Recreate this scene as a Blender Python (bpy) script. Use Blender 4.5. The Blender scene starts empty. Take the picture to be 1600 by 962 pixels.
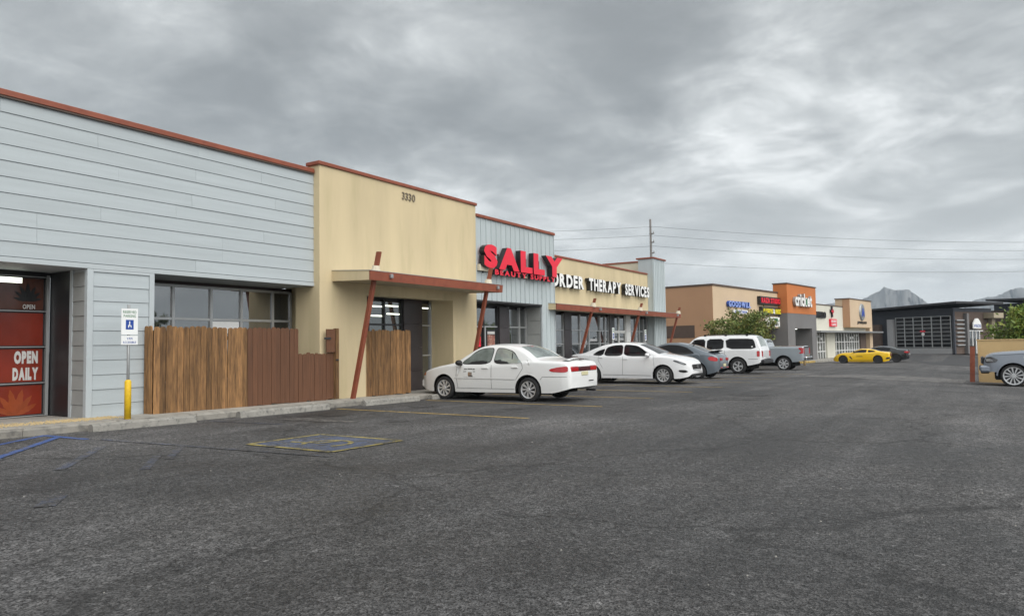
import bpy, bmesh, math, random
from mathutils import Vector, Matrix
random.seed(7)
S = bpy.context.scene
COL = S.collection
R = math.radians

# ------------------------------------------------------------------ camera
cd = bpy.data.cameras.new('camera'); cam = bpy.data.objects.new('camera', cd); COL.objects.link(cam)
yaw, pitch, roll = R(32.2726), R(2.9136), R(0.8748)
fw = Vector((math.cos(yaw)*math.cos(pitch), math.sin(yaw)*math.cos(pitch), math.sin(pitch)))
rt = Vector((math.sin(yaw), -math.cos(yaw), 0)); up = rt.cross(fw)
r2 = math.cos(roll)*rt - math.sin(roll)*up; u2 = math.cos(roll)*up + math.sin(roll)*rt
M = Matrix((r2, u2, -fw)).transposed().to_4x4(); M.translation = Vector((0, 0, 1.25))
cam.matrix_world = M
cd.sensor_width = 36; cd.lens = 36*1130/1600; cd.clip_start = .05; cd.clip_end = 20000
S.camera = cam

# ------------------------------------------------------------------ sky: overcast cloud deck
SUN_EL, SUN_AZ = R(41), R(-112)      # azimuth of the sun, from +X towards +Y
w = bpy.data.worlds.new('World'); S.world = w; w.use_nodes = True
nt = w.node_tree; N = nt.nodes; N.clear()
def nd(t, **k):
    n = N.new(t)
    for a, b in k.items(): setattr(n, a, b)
    return n
LK = nt.links.new
tc = nd('ShaderNodeTexCoord'); sep = nd('ShaderNodeSeparateXYZ'); LK(tc.outputs['Generated'], sep.inputs[0])
def mth(op, a, b=None, c=None):
    n = nd('ShaderNodeMath', operation=op)
    for i, v in enumerate((a, b, c)):
        if v is None: continue
        if isinstance(v, (int, float)): n.inputs[i].default_value = v
        else: LK(v, n.inputs[i])
    return n.outputs[0]
zc = mth('MAXIMUM', sep.outputs[2], 0.0)
den = mth('ADD', zc, 0.16)
px = mth('DIVIDE', sep.outputs[0], den); py = mth('DIVIDE', sep.outputs[1], den)
cmb = nd('ShaderNodeCombineXYZ'); LK(px, cmb.inputs[0]); LK(py, cmb.inputs[1])
def noise(vec, scale, detail, rough, off, dist=0., lac=2.0):
    mp = nd('ShaderNodeMapping'); mp.inputs['Location'].default_value = off; LK(vec, mp.inputs['Vector'])
    mp.inputs['Rotation'].default_value = (0, 0, R(25)); mp.inputs['Scale'].default_value = (1, 1, 1)
    n = nd('ShaderNodeTexNoise'); n.inputs['Scale'].default_value = scale; n.inputs['Detail'].default_value = detail
    n.inputs['Roughness'].default_value = rough; n.inputs['Distortion'].default_value = dist; LK(mp.outputs[0], n.inputs['Vector'])
    return n.outputs[0]
SEED = 139.9
big = noise(cmb.outputs[0], .50, 2, .45, (3.1+SEED, 1.7, 0), .3)
mid = noise(cmb.outputs[0], 1.5, 10, .56, (8.3+SEED, 2.2, 1.), .6)
fin = noise(cmb.outputs[0], 3.6, 8, .58, (1.3+SEED, 7.2, 2.), .5)
s1 = mth('MULTIPLY_ADD', big, .62, mth('MULTIPLY', mid, .52))
s2 = mth('MULTIPLY_ADD', fin, .27, mth('SUBTRACT', s1, .035))
ramp = nd('ShaderNodeValToRGB'); LK(s2, ramp.inputs[0])
e = ramp.color_ramp.elements
e[0].position = .52; e[0].color = (.25, .267, .275, 1)
e[1].position = .85; e[1].color = (1.05, 1.07, 1.07, 1)
m1 = e.new(.60); m1.color = (.315, .335, .343, 1)
m2 = e.new(.68); m2.color = (.46, .482, .488, 1)
m3 = e.new(.75); m3.color = (.72, .745, .75, 1)
ramp.color_ramp.interpolation = 'B_SPLINE'
# paler air towards the horizon, as under any overcast
hz = nd('ShaderNodeMapRange'); LK(zc, hz.inputs[0]); hz.inputs[1].default_value = .0; hz.inputs[2].default_value = .30
hz.inputs[3].default_value = .60; hz.inputs[4].default_value = .0; hz.interpolation_type = 'SMOOTHSTEP'
mixh = nd('ShaderNodeMix', data_type='RGBA'); LK(hz.outputs[0], mixh.inputs[0]); LK(ramp.outputs[0], mixh.inputs[6])
mixh.inputs[7].default_value = (.80, .825, .825, 1)
sky = nd('ShaderNodeTexSky', sky_type='NISHITA'); sky.sun_disc = False
sky.sun_elevation = SUN_EL; sky.sun_rotation = R(90) - SUN_AZ
bgs = nd('ShaderNodeBackground'); LK(sky.outputs[0], bgs.inputs[0]); bgs.inputs[1].default_value = .05
bgc = nd('ShaderNodeBackground'); LK(mixh.outputs[2], bgc.inputs[0]); bgc.inputs[1].default_value = .54
mx = nd('ShaderNodeMixShader'); mx.inputs[0].default_value = .95; LK(bgs.outputs[0], mx.inputs[1]); LK(bgc.outputs[0], mx.inputs[2])
wo = nd('ShaderNodeOutputWorld'); LK(mx.outputs[0], wo.inputs[0])

# ------------------------------------------------------------------ sun through cloud
sl = bpy.data.lights.new('sun', 'SUN'); sl.energy = 1.5; sl.angle = R(70); sl.color = (1, .975, .94)
so = bpy.data.objects.new('sun', sl); COL.objects.link(so)
sd = Vector((math.cos(SUN_EL)*math.cos(SUN_AZ), math.cos(SUN_EL)*math.sin(SUN_AZ), math.sin(SUN_EL)))
so.rotation_euler = sd.to_track_quat('Z', 'Y').to_euler()
S.view_settings.view_transform = 'Standard'; S.view_settings.look = 'None'; S.view_settings.gamma = 1
S.view_settings.exposure = 1.2; S.view_settings.use_curve_mapping = False

# ------------------------------------------------------------------ materials
def mat(name, col, rough=.7, metal=0., var=.12, vscale=3., bump=0., bscale=40., spec=.5, coat=0., emit=0., stretch=(1, 1, 1), col2=None, c2pos=(.45, .65), objrand=0.):
    m = bpy.data.materials.new(name); m.use_nodes = True
    t = m.node_tree; n = t.nodes; b = n['Principled BSDF']; L = t.links.new
    b.inputs['Roughness'].default_value = rough; b.inputs['Metallic'].default_value = metal
    b.inputs['Specular IOR Level'].default_value = spec; b.inputs['Coat Weight'].default_value = coat; b.inputs['Coat Roughness'].default_value = .04
    tc = n.new('ShaderNodeTexCoord'); mp = n.new('ShaderNodeMapping'); mp.inputs['Scale'].default_value = stretch
    L(tc.outputs['Object'], mp.inputs['Vector'])
    oi = n.new('ShaderNodeObjectInfo')
    add = n.new('ShaderNodeVectorMath'); add.operation = 'ADD'
    mulr = n.new('ShaderNodeVectorMath'); mulr.operation = 'SCALE'; mulr.inputs[0].default_value = (17, 31, 23); L(oi.outputs['Random'], mulr.inputs[3])
    L(mp.outputs[0], add.inputs[0]); L(mulr.outputs[0], add.inputs[1])
    ns = n.new('ShaderNodeTexNoise'); ns.inputs['Scale'].default_value = vscale; ns.inputs['Detail'].default_value = 6; ns.inputs['Roughness'].default_value = .6
    L(add.outputs[0], ns.inputs['Vector'])
    mr = n.new('ShaderNodeMapRange'); L(ns.outputs[0], mr.inputs[0]); mr.inputs[1].default_value = .3; mr.inputs[2].default_value = .7
    mr.inputs[3].default_value = 1-var; mr.inputs[4].default_value = 1+var
    c = n.new('ShaderNodeMix'); c.data_type = 'RGBA'; c.blend_type = 'MULTIPLY'; c.inputs[0].default_value = 1
    c.inputs[6].default_value = (*col, 1)
    if col2:
        cm = n.new('ShaderNodeMix'); cm.data_type = 'RGBA'; cm.inputs[6].default_value = (*col, 1); cm.inputs[7].default_value = (*col2, 1)
        ns2 = n.new('ShaderNodeTexNoise'); ns2.inputs['Scale'].default_value = vscale*2.3; ns2.inputs['Detail'].default_value = 8; ns2.inputs['Roughness'].default_value = .65
        L(add.outputs[0], ns2.inputs['Vector'])
        m2 = n.new('ShaderNodeMapRange'); m2.inputs[1].default_value = c2pos[0]; m2.inputs[2].default_value = c2pos[1]; L(ns2.outputs[0], m2.inputs[0])
        L(m2.outputs[0], cm.inputs[0]); L(cm.outputs[2], c.inputs[6])
    src = mr.outputs[0]
    if objrand:
        o2 = n.new('ShaderNodeMapRange'); L(oi.outputs['Random'], o2.inputs[0]); o2.inputs[3].default_value = 1-objrand; o2.inputs[4].default_value = 1+objrand
        mm = n.new('ShaderNodeMath'); mm.operation = 'MULTIPLY'; L(src, mm.inputs[0]); L(o2.outputs[0], mm.inputs[1]); src = mm.outputs[0]
    cc = n.new('ShaderNodeCombineColor')
    for i in range(3): L(src, cc.inputs[i])
    L(cc.outputs[0], c.inputs[7]); L(c.outputs[2], b.inputs['Base Color'])
    if bump:
        nb = n.new('ShaderNodeTexNoise'); nb.inputs['Scale'].default_value = bscale; nb.inputs['Detail'].default_value = 4; L(add.outputs[0], nb.inputs['Vector'])
        bp = n.new('ShaderNodeBump'); bp.inputs['Strength'].default_value = min(1, bump*20); bp.inputs['Distance'].default_value = bump; L(nb.outputs[0], bp.inputs['Height'])
        L(bp.outputs[0], b.inputs['Normal'])
    if emit:
        b.inputs['Emission Color'].default_value = (*col, 1); b.inputs['Emission Strength'].default_value = emit
    return m
def glassmat(name, col, rough=.02, var=.3, ior=1.75):
    m = mat(name, col, rough, 0, var, 1.2, spec=.9)
    m.node_tree.nodes['Principled BSDF'].inputs['IOR'].default_value = ior
    return m
MT = {}
def mk(k, *a, **kw): MT[k] = mat(k, *a, **kw)
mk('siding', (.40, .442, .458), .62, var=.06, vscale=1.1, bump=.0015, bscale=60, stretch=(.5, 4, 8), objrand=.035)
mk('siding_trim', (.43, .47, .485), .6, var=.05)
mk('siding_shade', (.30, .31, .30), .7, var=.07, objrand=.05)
mk('stucco', (.575, .475, .297), .85, var=.09, vscale=.9, bump=.005, bscale=90, stretch=(1.3, 1.3, .22), col2=(.49, .415, .245), c2pos=(.50, .80))
mk('stucco_cream', (.60, .54, .42), .85, var=.06, vscale=.7, bump=.004, bscale=120)
mk('rust_red', (.25, .070, .036), .55, var=.12, vscale=2.5, col2=(.21, .055, .03))
mk('soffit', (.36, .31, .22), .85, var=.1, vscale=1.5)
mk('metal_panel', (.43, .48, .49), .5, var=.05, vscale=1., stretch=(2, 2, .3), objrand=.03)
mk('black_frame', (.016, .016, .018), .4, var=.15)
mk('dark_tile', (.045, .038, .040), .35, var=.2, vscale=2, objrand=.15)
mk('alu', (.50, .51, .51), .38, .6, var=.06)
mk('alu_dark', (.055, .055, .058), .4, .5, var=.1)
mk('concrete', (.33, .315, .28), .9, var=.14, vscale=1.4, bump=.004, bscale=70, col2=(.24, .225, .20), objrand=.06)
mk('kerb_concrete', (.235, .222, .195), .92, var=.2, vscale=2.2, bump=.006, bscale=60, col2=(.12, .115, .105), c2pos=(.50, .70), objrand=.1)
mk('wheelstop', (.26, .25, .225), .92, var=.18, vscale=5, bump=.006, bscale=60, col2=(.10, .10, .095), c2pos=(.52, .7))
mk('wood', (.255, .135, .052), .85, var=.4, vscale=3.0, bump=.004, bscale=30, stretch=(5, 5, .45), col2=(.105, .055, .025), c2pos=(.40, .68), objrand=.35)
mk('wood_painted', (.115, .050, .024), .7, var=.18, vscale=2.5, bump=.002, bscale=30, stretch=(9, 9, .8), objrand=.12)
mk('wood_dark', (.055, .032, .018), .85, var=.3, vscale=3, objrand=.2)
mk('yellow_paint', (.72, .46, .015), .6, var=.15, vscale=6, col2=(.5, .3, .02), c2pos=(.55, .75))
mk('white_sign', (.78, .79, .78), .5, var=.05)
mk('sign_green', (.03, .16, .06), .5, var=.05)
mk('sign_blue', (.015, .06, .30), .5, var=.08)
mk('sign_black', (.012, .012, .013), .45, var=.1)
mk('letter_red', (.74, .014, .040), .35, var=.05)
mk('letter_black', (.013, .013, .014), .4, var=.1)
mk('letter_white', (.80, .80, .78), .45, var=.05)
mk('letter_grey', (.17, .14, .10), .6, var=.1)
mk('letter_blue', (.03, .08, .42), .4, var=.1); mk('letter_pale_blue', (.26, .36, .74), .4, var=.1)
mk('letter_yellow', (.72, .62, .03), .4, var=.08)
mk('galv', (.34, .35, .35), .5, .5, var=.1)
mk('film_red', (.19, .024, .012), .16, var=.25, vscale=1.2, spec=.6)
mk('film_leaf', (.26, .055, .018), .16, var=.15, spec=.6)
mk('film_dark', (.10, .035, .022), .14, var=.25, spec=.6)
mk('film_text', (.56, .55, .53), .3, var=.05)
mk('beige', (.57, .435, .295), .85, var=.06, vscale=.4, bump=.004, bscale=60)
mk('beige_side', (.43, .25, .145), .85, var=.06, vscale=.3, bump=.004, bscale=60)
mk('orange_stucco', (.50, .165, .048), .85, var=.08, vscale=.5, bump=.004, bscale=60)
mk('grey_stucco', (.165, .16, .16), .85, var=.09, vscale=.5, bump=.004, bscale=60)
mk('cream_stucco', (.60, .585, .50), .85, var=.05, vscale=.5, bump=.004, bscale=60)
mk('brown_trim', (.09, .06, .045), .6, var=.1)
mk('plum', (.06, .045, .045), .6, var=.1)
mk('charcoal', (.045, .050, .062), .7, var=.12, vscale=.6)
mk('charcoal_roof', (.028, .028, .032), .6, var=.1)
mk('brown_wall', (.10, .07, .055), .8, var=.1)
mk('grey_panel', (.34, .34, .345), .7, var=.08)
mk('bark', (.10, .075, .055), .9, var=.25, vscale=6, bump=.01, bscale=20, stretch=(3, 3, .6))
mk('leaf_a', (.105, .15, .030), .6, var=.45, vscale=1.1, col2=(.27, .20, .05), c2pos=(.48, .68))
mk('leaf_b', (.12, .19, .025), .6, var=.4, vscale=1.2, col2=(.24, .22, .03), c2pos=(.48, .68))
mk('lowwall', (.56, .40, .20), .88, var=.08, vscale=1.2, bump=.004, bscale=80)
mk('pole_wood', (.16, .15, .14), .9, var=.2, vscale=4)
mk('wire', (.07, .07, .075), .6)
mk('mountain', (.15, .148, .142), .95, var=.1, vscale=.004)
mk('gravel', (.42, .32, .17), .9, var=.3, vscale=30)
mk('tyre', (.018, .018, .019), .75, var=.15, vscale=8)
mk('rim', (.62, .63, .64), .3, .55, var=.06)
mk('rim_dark', (.05, .05, .055), .4, .5, var=.1)
mk('rubber', (.012, .012, .013), .6, var=.1)
mk('well', (.006, .006, .006), .95, var=.1)
mk('chrome', (.70, .71, .72), .1, 1., var=.03)
mk('tail_red', (.42, .008, .012), .12, var=.12, spec=.7, coat=.5)
mk('tail_dark', (.07, .012, .018), .15, var=.1, spec=.7, coat=.5)
mk('amber', (.55, .17, .02), .15, var=.1, coat=.5)
mk('lamp_clear', (.38, .40, .42), .08, .3, var=.25, vscale=8, coat=1)
mk('lamp_dark', (.07, .07, .075), .08, .3, var=.25, vscale=8, coat=1)
mk('plate', (.62, .58, .36), .4, var=.08)
mk('paint_white', (.74, .75, .745), .3, var=.015, vscale=1., coat=.6)
mk('paint_white_b', (.78, .79, .80), .22, var=.01, coat=.9)
mk('paint_steel', (.135, .16, .185), .28, .35, var=.03, coat=.9)
mk('paint_silver', (.36, .40, .43), .3, .4, var=.03, coat=.9)
mk('paint_grey', (.27, .30, .35), .3, .4, var=.03, coat=.9)
mk('paint_yellow', (.80, .50, .008), .25, var=.02, coat=.9)
mk('paint_black', (.012, .014, .016), .2, var=.02, coat=.9)
mk('poster', (.28, .10, .07), .35, var=.5, vscale=9, col2=(.5, .36, .28), c2pos=(.52, .6))
MT['glass'] = glassmat('glass', (.024, .029, .030), ior=2.25)
MT['glass_lit'] = glassmat('glass_lit', (.060, .070, .060), ior=1.9)
MT['glass_dark'] = glassmat('glass_dark', (.010, .011, .012))
MT['glass_car'] = glassmat('glass_car', (.21, .245, .23), .03, .6, 1.7)
MT['glass_tint'] = glassmat('glass_tint', (.010, .010, .011), .03, .2, 1.38)
MT['glass_tint'].node_tree.nodes['Principled BSDF'].inputs['Specular IOR Level'].default_value = .42
mk('lamp_tube', (.9, .95, .8), .5, emit=1.2)

# asphalt: coarse aggregate, patches, tracks
def asphalt(name='asphalt', paint=None, cover=.5, hide=.9):
    m = bpy.data.materials.new(name); m.use_nodes = True; t = m.node_tree; n = t.nodes; L = t.links.new; b = n['Principled BSDF']
    tc = n.new('ShaderNodeTexCoord')
    def ns(sc, det, ro, stretch=(1, 1, 1), dist=0.):
        mp = n.new('ShaderNodeMapping'); mp.inputs['Scale'].default_value = stretch; L(tc.outputs['Object'], mp.inputs[0])
        x = n.new('ShaderNodeTexNoise'); x.inputs['Scale'].default_value = sc; x.inputs['Detail'].default_value = det; x.inputs['Roughness'].default_value = ro
        x.inputs['Distortion'].default_value = dist; L(mp.outputs[0], x.inputs['Vector']); return x.outputs[0]
    def mr(src, a, bb, c, d):
        x = n.new('ShaderNodeMapRange'); L(src, x.inputs[0]); x.inputs[1].default_value = a; x.inputs[2].default_value = bb; x.inputs[3].default_value = c; x.inputs[4].default_value = d; return x.outputs[0]
    def mul(a, bb, op='MULTIPLY'):
        x = n.new('ShaderNodeMath'); x.operation = op
        for i, v in enumerate((a, bb)):
            if isinstance(v, float): x.inputs[i].default_value = v
            else: L(v, x.inputs[i])
        return x.outputs[0]
    vo = n.new('ShaderNodeTexVoronoi'); vo.inputs['Scale'].default_value = 95; L(tc.outputs['Object'], vo.inputs['Vector'])
    cs = n.new('ShaderNodeSeparateColor'); L(vo.outputs['Color'], cs.inputs[0])
    vo2 = n.new('ShaderNodeTexVoronoi'); vo2.inputs['Scale'].default_value = 34; L(tc.outputs['Object'], vo2.inputs['Vector'])
    cs2 = n.new('ShaderNodeSeparateColor'); L(vo2.outputs['Color'], cs2.inputs[0])
    stone = mr(cs.outputs[0], 0, 1, .18, 1.95)
    stone2 = mr(cs2.outputs[1], .0, 1, .60, 1.42)
    pale = mr(cs2.outputs[0], .982, .995, 0., .8)      # scattered pale stones
    patch = mr(ns(.22, 5, .6, dist=.6), .32, .68, .60, 1.34)
    patch2 = mul(mr(ns(1.1, 6, .62, dist=.8), .3, .7, .78, 1.2), mr(ns(.09, 3, .5, dist=.4), .35, .65, .78, 1.18))
    fine = mr(ns(9., 6, .7), .3, .7, .78, 1.22)
    track = mul(mr(ns(.55, 4, .55, (.22, 1, 1), .5), .35, .65, .78, 1.16), mr(ns(1.6, 5, .6, (.06, 1.1, 1), .25), .36, .62, .82, 1.12))
    # hairline cracks, filled dark
    vc = n.new('ShaderNodeTexVoronoi'); vc.feature = 'DISTANCE_TO_EDGE'; vc.inputs['Scale'].default_value = .16
    wv = n.new('ShaderNodeTexNoise'); wv.inputs['Scale'].default_value = 1.6; wv.inputs['Detail'].default_value = 6; L(tc.outputs['Object'], wv.inputs['Vector'])
    va = n.new('ShaderNodeVectorMath'); va.operation = 'MULTIPLY_ADD'; L(wv.outputs['Color'], va.inputs[0]); va.inputs[1].default_value = (1.3, 1.3, 0); L(tc.outputs['Object'], va.inputs[2])
    L(va.outputs[0], vc.inputs['Vector'])
    crack = mr(vc.outputs['Distance'], .0, .010, .55, 1.)
    v = mul(mul(mul(stone, stone2), mul(patch, patch2)), mul(mul(fine, track), crack))
    v = mul(v, mul(pale, 1.0, 'ADD'))
    mc = n.new('ShaderNodeMix'); mc.data_type = 'RGBA'; L(ns(.7, 4, .6), mc.inputs[0]); mc.inputs[6].default_value = (.082, .078, .075, 1); mc.inputs[7].default_value = (.071, .071, .073, 1)
    c = n.new('ShaderNodeVectorMath'); c.operation = 'SCALE'; L(mc.outputs[2], c.inputs[0]); L(v, c.inputs[3])
    if paint:      # thin paint, worn off the stones and in patches
        wear = mul(mul(mul(ns(7., 7, .72), .75), mul(ns(1.9, 4, .6), .35), 'ADD'), mul(cs.outputs[0], .16), 'ADD')
        f = mr(wear, cover*.40+.38, cover*.40+.50, hide, 0.)
        pc = n.new('ShaderNodeVectorMath'); pc.operation = 'SCALE'; pc.inputs[0].default_value = paint; L(mr(v, .3, 1.7, .72, 1.22), pc.inputs[3])
        pm = n.new('ShaderNodeMix'); pm.data_type = 'RGBA'; L(f, pm.inputs[0]); L(c.outputs[0], pm.inputs[6]); L(pc.outputs[0], pm.inputs[7]); L(pm.outputs[2], b.inputs['Base Color'])
    else: L(c.outputs[0], b.inputs['Base Color'])
    L(mr(mul(patch, patch2), .5, 1.3, .50, .88), b.inputs['Roughness']); b.inputs['Specular IOR Level'].default_value = .35
    h = mul(mul(vo.outputs['Distance'], .5), mul(mul(ns(9., 6, .7), 1.2), mul(crack, .8), 'ADD'), 'ADD')
    bp = n.new('ShaderNodeBump'); bp.inputs['Strength'].default_value = .8; bp.inputs['Distance'].default_value = .020; L(h, bp.inputs['Height']); L(bp.outputs[0], b.inputs['Normal'])
    return m
MT['asphalt'] = asphalt()
for k_, p_, c_, h_ in (('asphalt_blue', (.085, .115, .20), .50, .8), ('ghost_blue', (.085, .11, .19), .36, .55), ('paint_blue', (.06, .12, .34), .66, .92), ('paint_line', (.52, .36, .10), .72, .92),
                       ('paint_line_worn', (.42, .34, .09), .52, .85), ('paint_pale', (.27, .255, .235), .42, .7), ('oil_stain', (.022, .021, .021), .45, .75)): MT[k_] = asphalt(k_, p_, c_, h_)

# ------------------------------------------------------------------ helpers
def put(name, me, parent=None, loc=None, rotz=0.):
    o = bpy.data.objects.new(name, me); COL.objects.link(o)
    if parent is not None: o.parent = parent
    if loc is not None: o.location = loc
    if rotz: o.rotation_euler = (0, 0, rotz)
    return o
def tag(o, label=None, cat=None, group=None, kind=None):
    if label: o['label'] = label
    if cat: o['category'] = cat
    if group: o['group'] = group
    if kind: o['kind'] = kind
    return o
def thing(name, label, cat, loc=(0, 0, 0), rotz=0., group=None):
    o = bpy.data.objects.new(name, None); o.empty_display_size = .2; COL.objects.link(o)
    o.location = loc; o.rotation_euler = (0, 0, rotz); return tag(o, label, cat, group)
def mesh(name, V, F, m, smooth=False, mats=None, mi=None):
    me = bpy.data.meshes.new(name); me.from_pydata(V, [], F); me.update()
    for k in (mats or [m]): me.materials.append(MT[k])
    if mi: me.polygons.foreach_set('material_index', mi)
    if smooth: me.polygons.foreach_set('use_smooth', [True]*len(me.polygons))
    return me
def bmesh_to(name, bm, m, smooth=False):
    bmesh.ops.recalc_face_normals(bm, faces=bm.faces)
    me = bpy.data.meshes.new(name); bm.to_mesh(me); bm.free()
    for k in (m if isinstance(m, (list, tuple)) else [m]): me.materials.append(MT[k])
    if smooth: me.polygons.foreach_set('use_smooth', [True]*len(me.polygons))
    return me
def bm_box(bm, x0, x1, y0, y1, z0, z1):
    v = [bm.verts.new(p) for p in ((x0, y0, z0), (x1, y0, z0), (x1, y1, z0), (x0, y1, z0), (x0, y0, z1), (x1, y0, z1), (x1, y1, z1), (x0, y1, z1))]
    for f in ((0, 3, 2, 1), (4, 5, 6, 7), (0, 1, 5, 4), (1, 2, 6, 5), (2, 3, 7, 6), (3, 0, 4, 7)): bm.faces.new([v[i] for i in f])
    return v
def box(name, x0, x1, y0, y1, z0, z1, m, parent=None, bev=0.):
    bm = bmesh.new(); bm_box(bm, min(x0, x1), max(x0, x1), min(y0, y1), max(y0, y1), min(z0, z1), max(z0, z1))
    if bev: bmesh.ops.bevel(bm, geom=bm.edges[:], offset=bev, segments=1, affect='EDGES')
    return put(name, bmesh_to(name, bm, m), parent)
def boxes(name, L, m, parent=None):
    bm = bmesh.new()
    for b in L: bm_box(bm, *b)
    return put(name, bmesh_to(name, bm, m), parent)
def tube_bm(bm, pts, rad, seg=8, caps=True):
    pts = [Vector(p) for p in pts]
    if not isinstance(rad, (list, tuple)): rad = [rad]*len(pts)
    rings = []
    for i, p in enumerate(pts):
        d = (pts[min(i+1, len(pts)-1)]-pts[max(i-1, 0)]).normalized()
        a = d.orthogonal().normalized() if abs(d.z) > .9 else d.cross(Vector((0, 0, 1))).normalized()
        b = d.cross(a)
        rings.append([bm.verts.new(p+rad[i]*(math.cos(2*math.pi*k/seg)*a+math.sin(2*math.pi*k/seg)*b)) for k in range(seg)])
    for i in range(len(rings)-1):
        for k in range(seg): bm.faces.new((rings[i][k], rings[i][(k+1) % seg], rings[i+1][(k+1) % seg], rings[i+1][k]))
    if caps:
        bm.faces.new(rings[0][::-1]); bm.faces.new(rings[-1])
def tube(name, pts, rad, m, parent=None, seg=8, smooth=True):
    bm = bmesh.new(); tube_bm(bm, pts, rad, seg); return put(name, bmesh_to(name, bm, m, smooth), parent)
def prism(name, poly, axis, a, b, m, parent=None, bev=0.):
    """extrude a 2D polygon along an axis between a and b; poly coordinates are the two other axes in order"""
    def P(p, t):
        return {'x': (t, p[0], p[1]), 'y': (p[0], t, p[1]), 'z': (p[0], p[1], t)}[axis]
    bm = bmesh.new(); A = [bm.verts.new(P(p, a)) for p in poly]; B = [bm.verts.new(P(p, b)) for p in poly]; n = len(poly)
    bm.faces.new(A); bm.faces.new(B[::-1])
    for i in range(n): bm.faces.new((A[i], A[(i+1) % n], B[(i+1) % n], B[i]))
    if bev: bmesh.ops.bevel(bm, geom=bm.edges[:], offset=bev, segments=1, affect='EDGES')
    return put(name, bmesh_to(name, bm, m), parent)
def sstep(a, b, x):
    t = max(0., min(1., (x-a)/(b-a))); return t*t*(3-2*t)
def gz(x, y):
    x1 = max(-40., min(75., x))
    return -.0115*x1 - .22*sstep(5, -2, y)*sstep(12, 33, x)

# text: every letter its own mesh, standing in the x-z plane and facing -y (before the parent turns it)
_glyph = {}
def glyph(ch, bold):
    k = (ch, bold)
    if k not in _glyph:
        c = bpy.data.curves.new('glyph', 'FONT'); c.body = ch; c.size = 1; c.offset = bold; c.resolution_u = 3; c.fill_mode = 'FRONT'
        o = bpy.data.objects.new('glyph', c); COL.objects.link(o)
        me = bpy.data.meshes.new_from_object(o.evaluated_get(bpy.context.evaluated_depsgraph_get()))
        bpy.data.objects.remove(o); bpy.data.curves.remove(c)
        xs = [v.co.x for v in me.vertices]; x0, x1 = (min(xs), max(xs)) if xs else (0, .3)
        _glyph[k] = (me, x0, x1)
    return _glyph[k]
def letters(parent, text, x0, x1, z0, z1, y, depth, mface, mside=None, bold=.02, gap=.09, space=.38, wide=None, name='letter', caph=None):
    """fit text between x0 and x1, capital height z0..z1, face at y, returns behind it (towards +y)"""
    caph = caph or (.73+2*bold); sc = (z1-z0)/caph
    adv = []; pos = 0
    for ch in text:
        if ch == ' ': adv.append(None); pos += space; continue
        me, a, b = glyph(ch, bold); adv.append(pos-a); pos += (b-a)+gap
    pos -= gap; sx = (x1-x0)/pos
    out = []
    for ch, p in zip(text, adv):
        if p is None: continue
        me, a, b = glyph(ch, bold)
        bm = bmesh.new(); bm.from_mesh(me)
        bmesh.ops.remove_doubles(bm, verts=bm.verts, dist=.0005)
        for v in bm.verts: v.co = Vector((x0+(v.co.x+p)*sx, 0, z0+(v.co.y+bold)*sc))
        if depth > 0:
            r = bmesh.ops.extrude_face_region(bm, geom=bm.faces[:])
            nv = [g for g in r['geom'] if isinstance(g, bmesh.types.BMVert)]
            for v in nv: v.co.y += depth
        for v in bm.verts: v.co.y += y
        bmesh.ops.recalc_face_normals(bm, faces=bm.faces)
        me2 = bpy.data.meshes.new(name); bm.to_mesh(me2); bm.free()
        me2.polygons.foreach_set('use_smooth', [False]*len(me2.polygons)); me2.materials.append(MT[mface]); me2.materials.append(MT[mside or mface])
        for pl in me2.polygons: pl.material_index = 0 if abs(pl.normal.y) > .9 else 1
        out.append(put(name, me2, parent))
    return out

# ================================================================== GROUND
xs = sorted(set([-400, -150, -60, -30, -15]+[i*1.5-10 for i in range(74)]+[105, 115, 130, 160, 220, 350, 700, 1500, 4300]))
ys = sorted(set([-4000, -1500, -500, -200, -100, -60, -40, -25]+[i*1.25-15 for i in range(30)]+[26, 32, 45, 70, 120, 300, 1000, 4000]))
V = [(x, y, gz(x, y)) for y in ys for x in xs]; nx = len(xs)
Fc = [(j*nx+i, j*nx+i+1, (j+1)*nx+i+1, (j+1)*nx+i) for j in range(len(ys)-1) for i in range(nx-1)]
lot = tag(put('parking_lot', mesh('parking_lot', V, Fc, 'asphalt', True)), kind='structure')

def decal(name, poly, m, parent=lot, lift=.005, step=.6):
    """painted marking: a thin sheet draped over the ground"""
    bm = bmesh.new(); bm.faces.new([bm.verts.new((p[0], p[1], 0)) for p in poly])
    for ax in (0, 1):
        lo = min(p[ax] for p in poly); hi = max(p[ax] for p in poly); t = lo+step
        while t < hi:
            no = [0, 0, 0]; no[ax] = 1; co = [0, 0, 0]; co[ax] = t
            bmesh.ops.bisect_plane(bm, geom=bm.verts[:]+bm.edges[:]+bm.faces[:], plane_co=co, plane_no=no); t += step
    for v in bm.verts: v.co.z = gz(v.co.x, v.co.y)+lift
    me = bmesh_to(name, bm, m)
    return put(name, me, parent)
def stripe(name, a, b, wd, m, lift=.005):
    d = Vector((b[0]-a[0], b[1]-a[1])).normalized(); n = Vector((-d.y, d.x))*wd/2
    return decal(name, [(a[0]+n.x, a[1]+n.y), (a[0]-n.x, a[1]-n.y), (b[0]-n.x, b[1]-n.y), (b[0]+n.x, b[1]+n.y)], m, lift=lift)
for x in (11.76, 14.95, 18.05, 21.2, 24.35, 28.2, 31.5, 35.0, 38.6):
    stripe('stall_line', (x, 12.15), (x-.05, 7.05), .10, 'paint_line')
stripe('aisle_line', (5.78, 12.4), (4.7, 11.6), .11, 'paint_blue'); stripe('aisle_line', (5.75, 12.3), (5.8, 11.2), .11, 'paint_blue', .007)
stripe('aisle_line', (5.72, 11.9), (4.0, 9.95), .11, 'paint_blue', .009)
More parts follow.
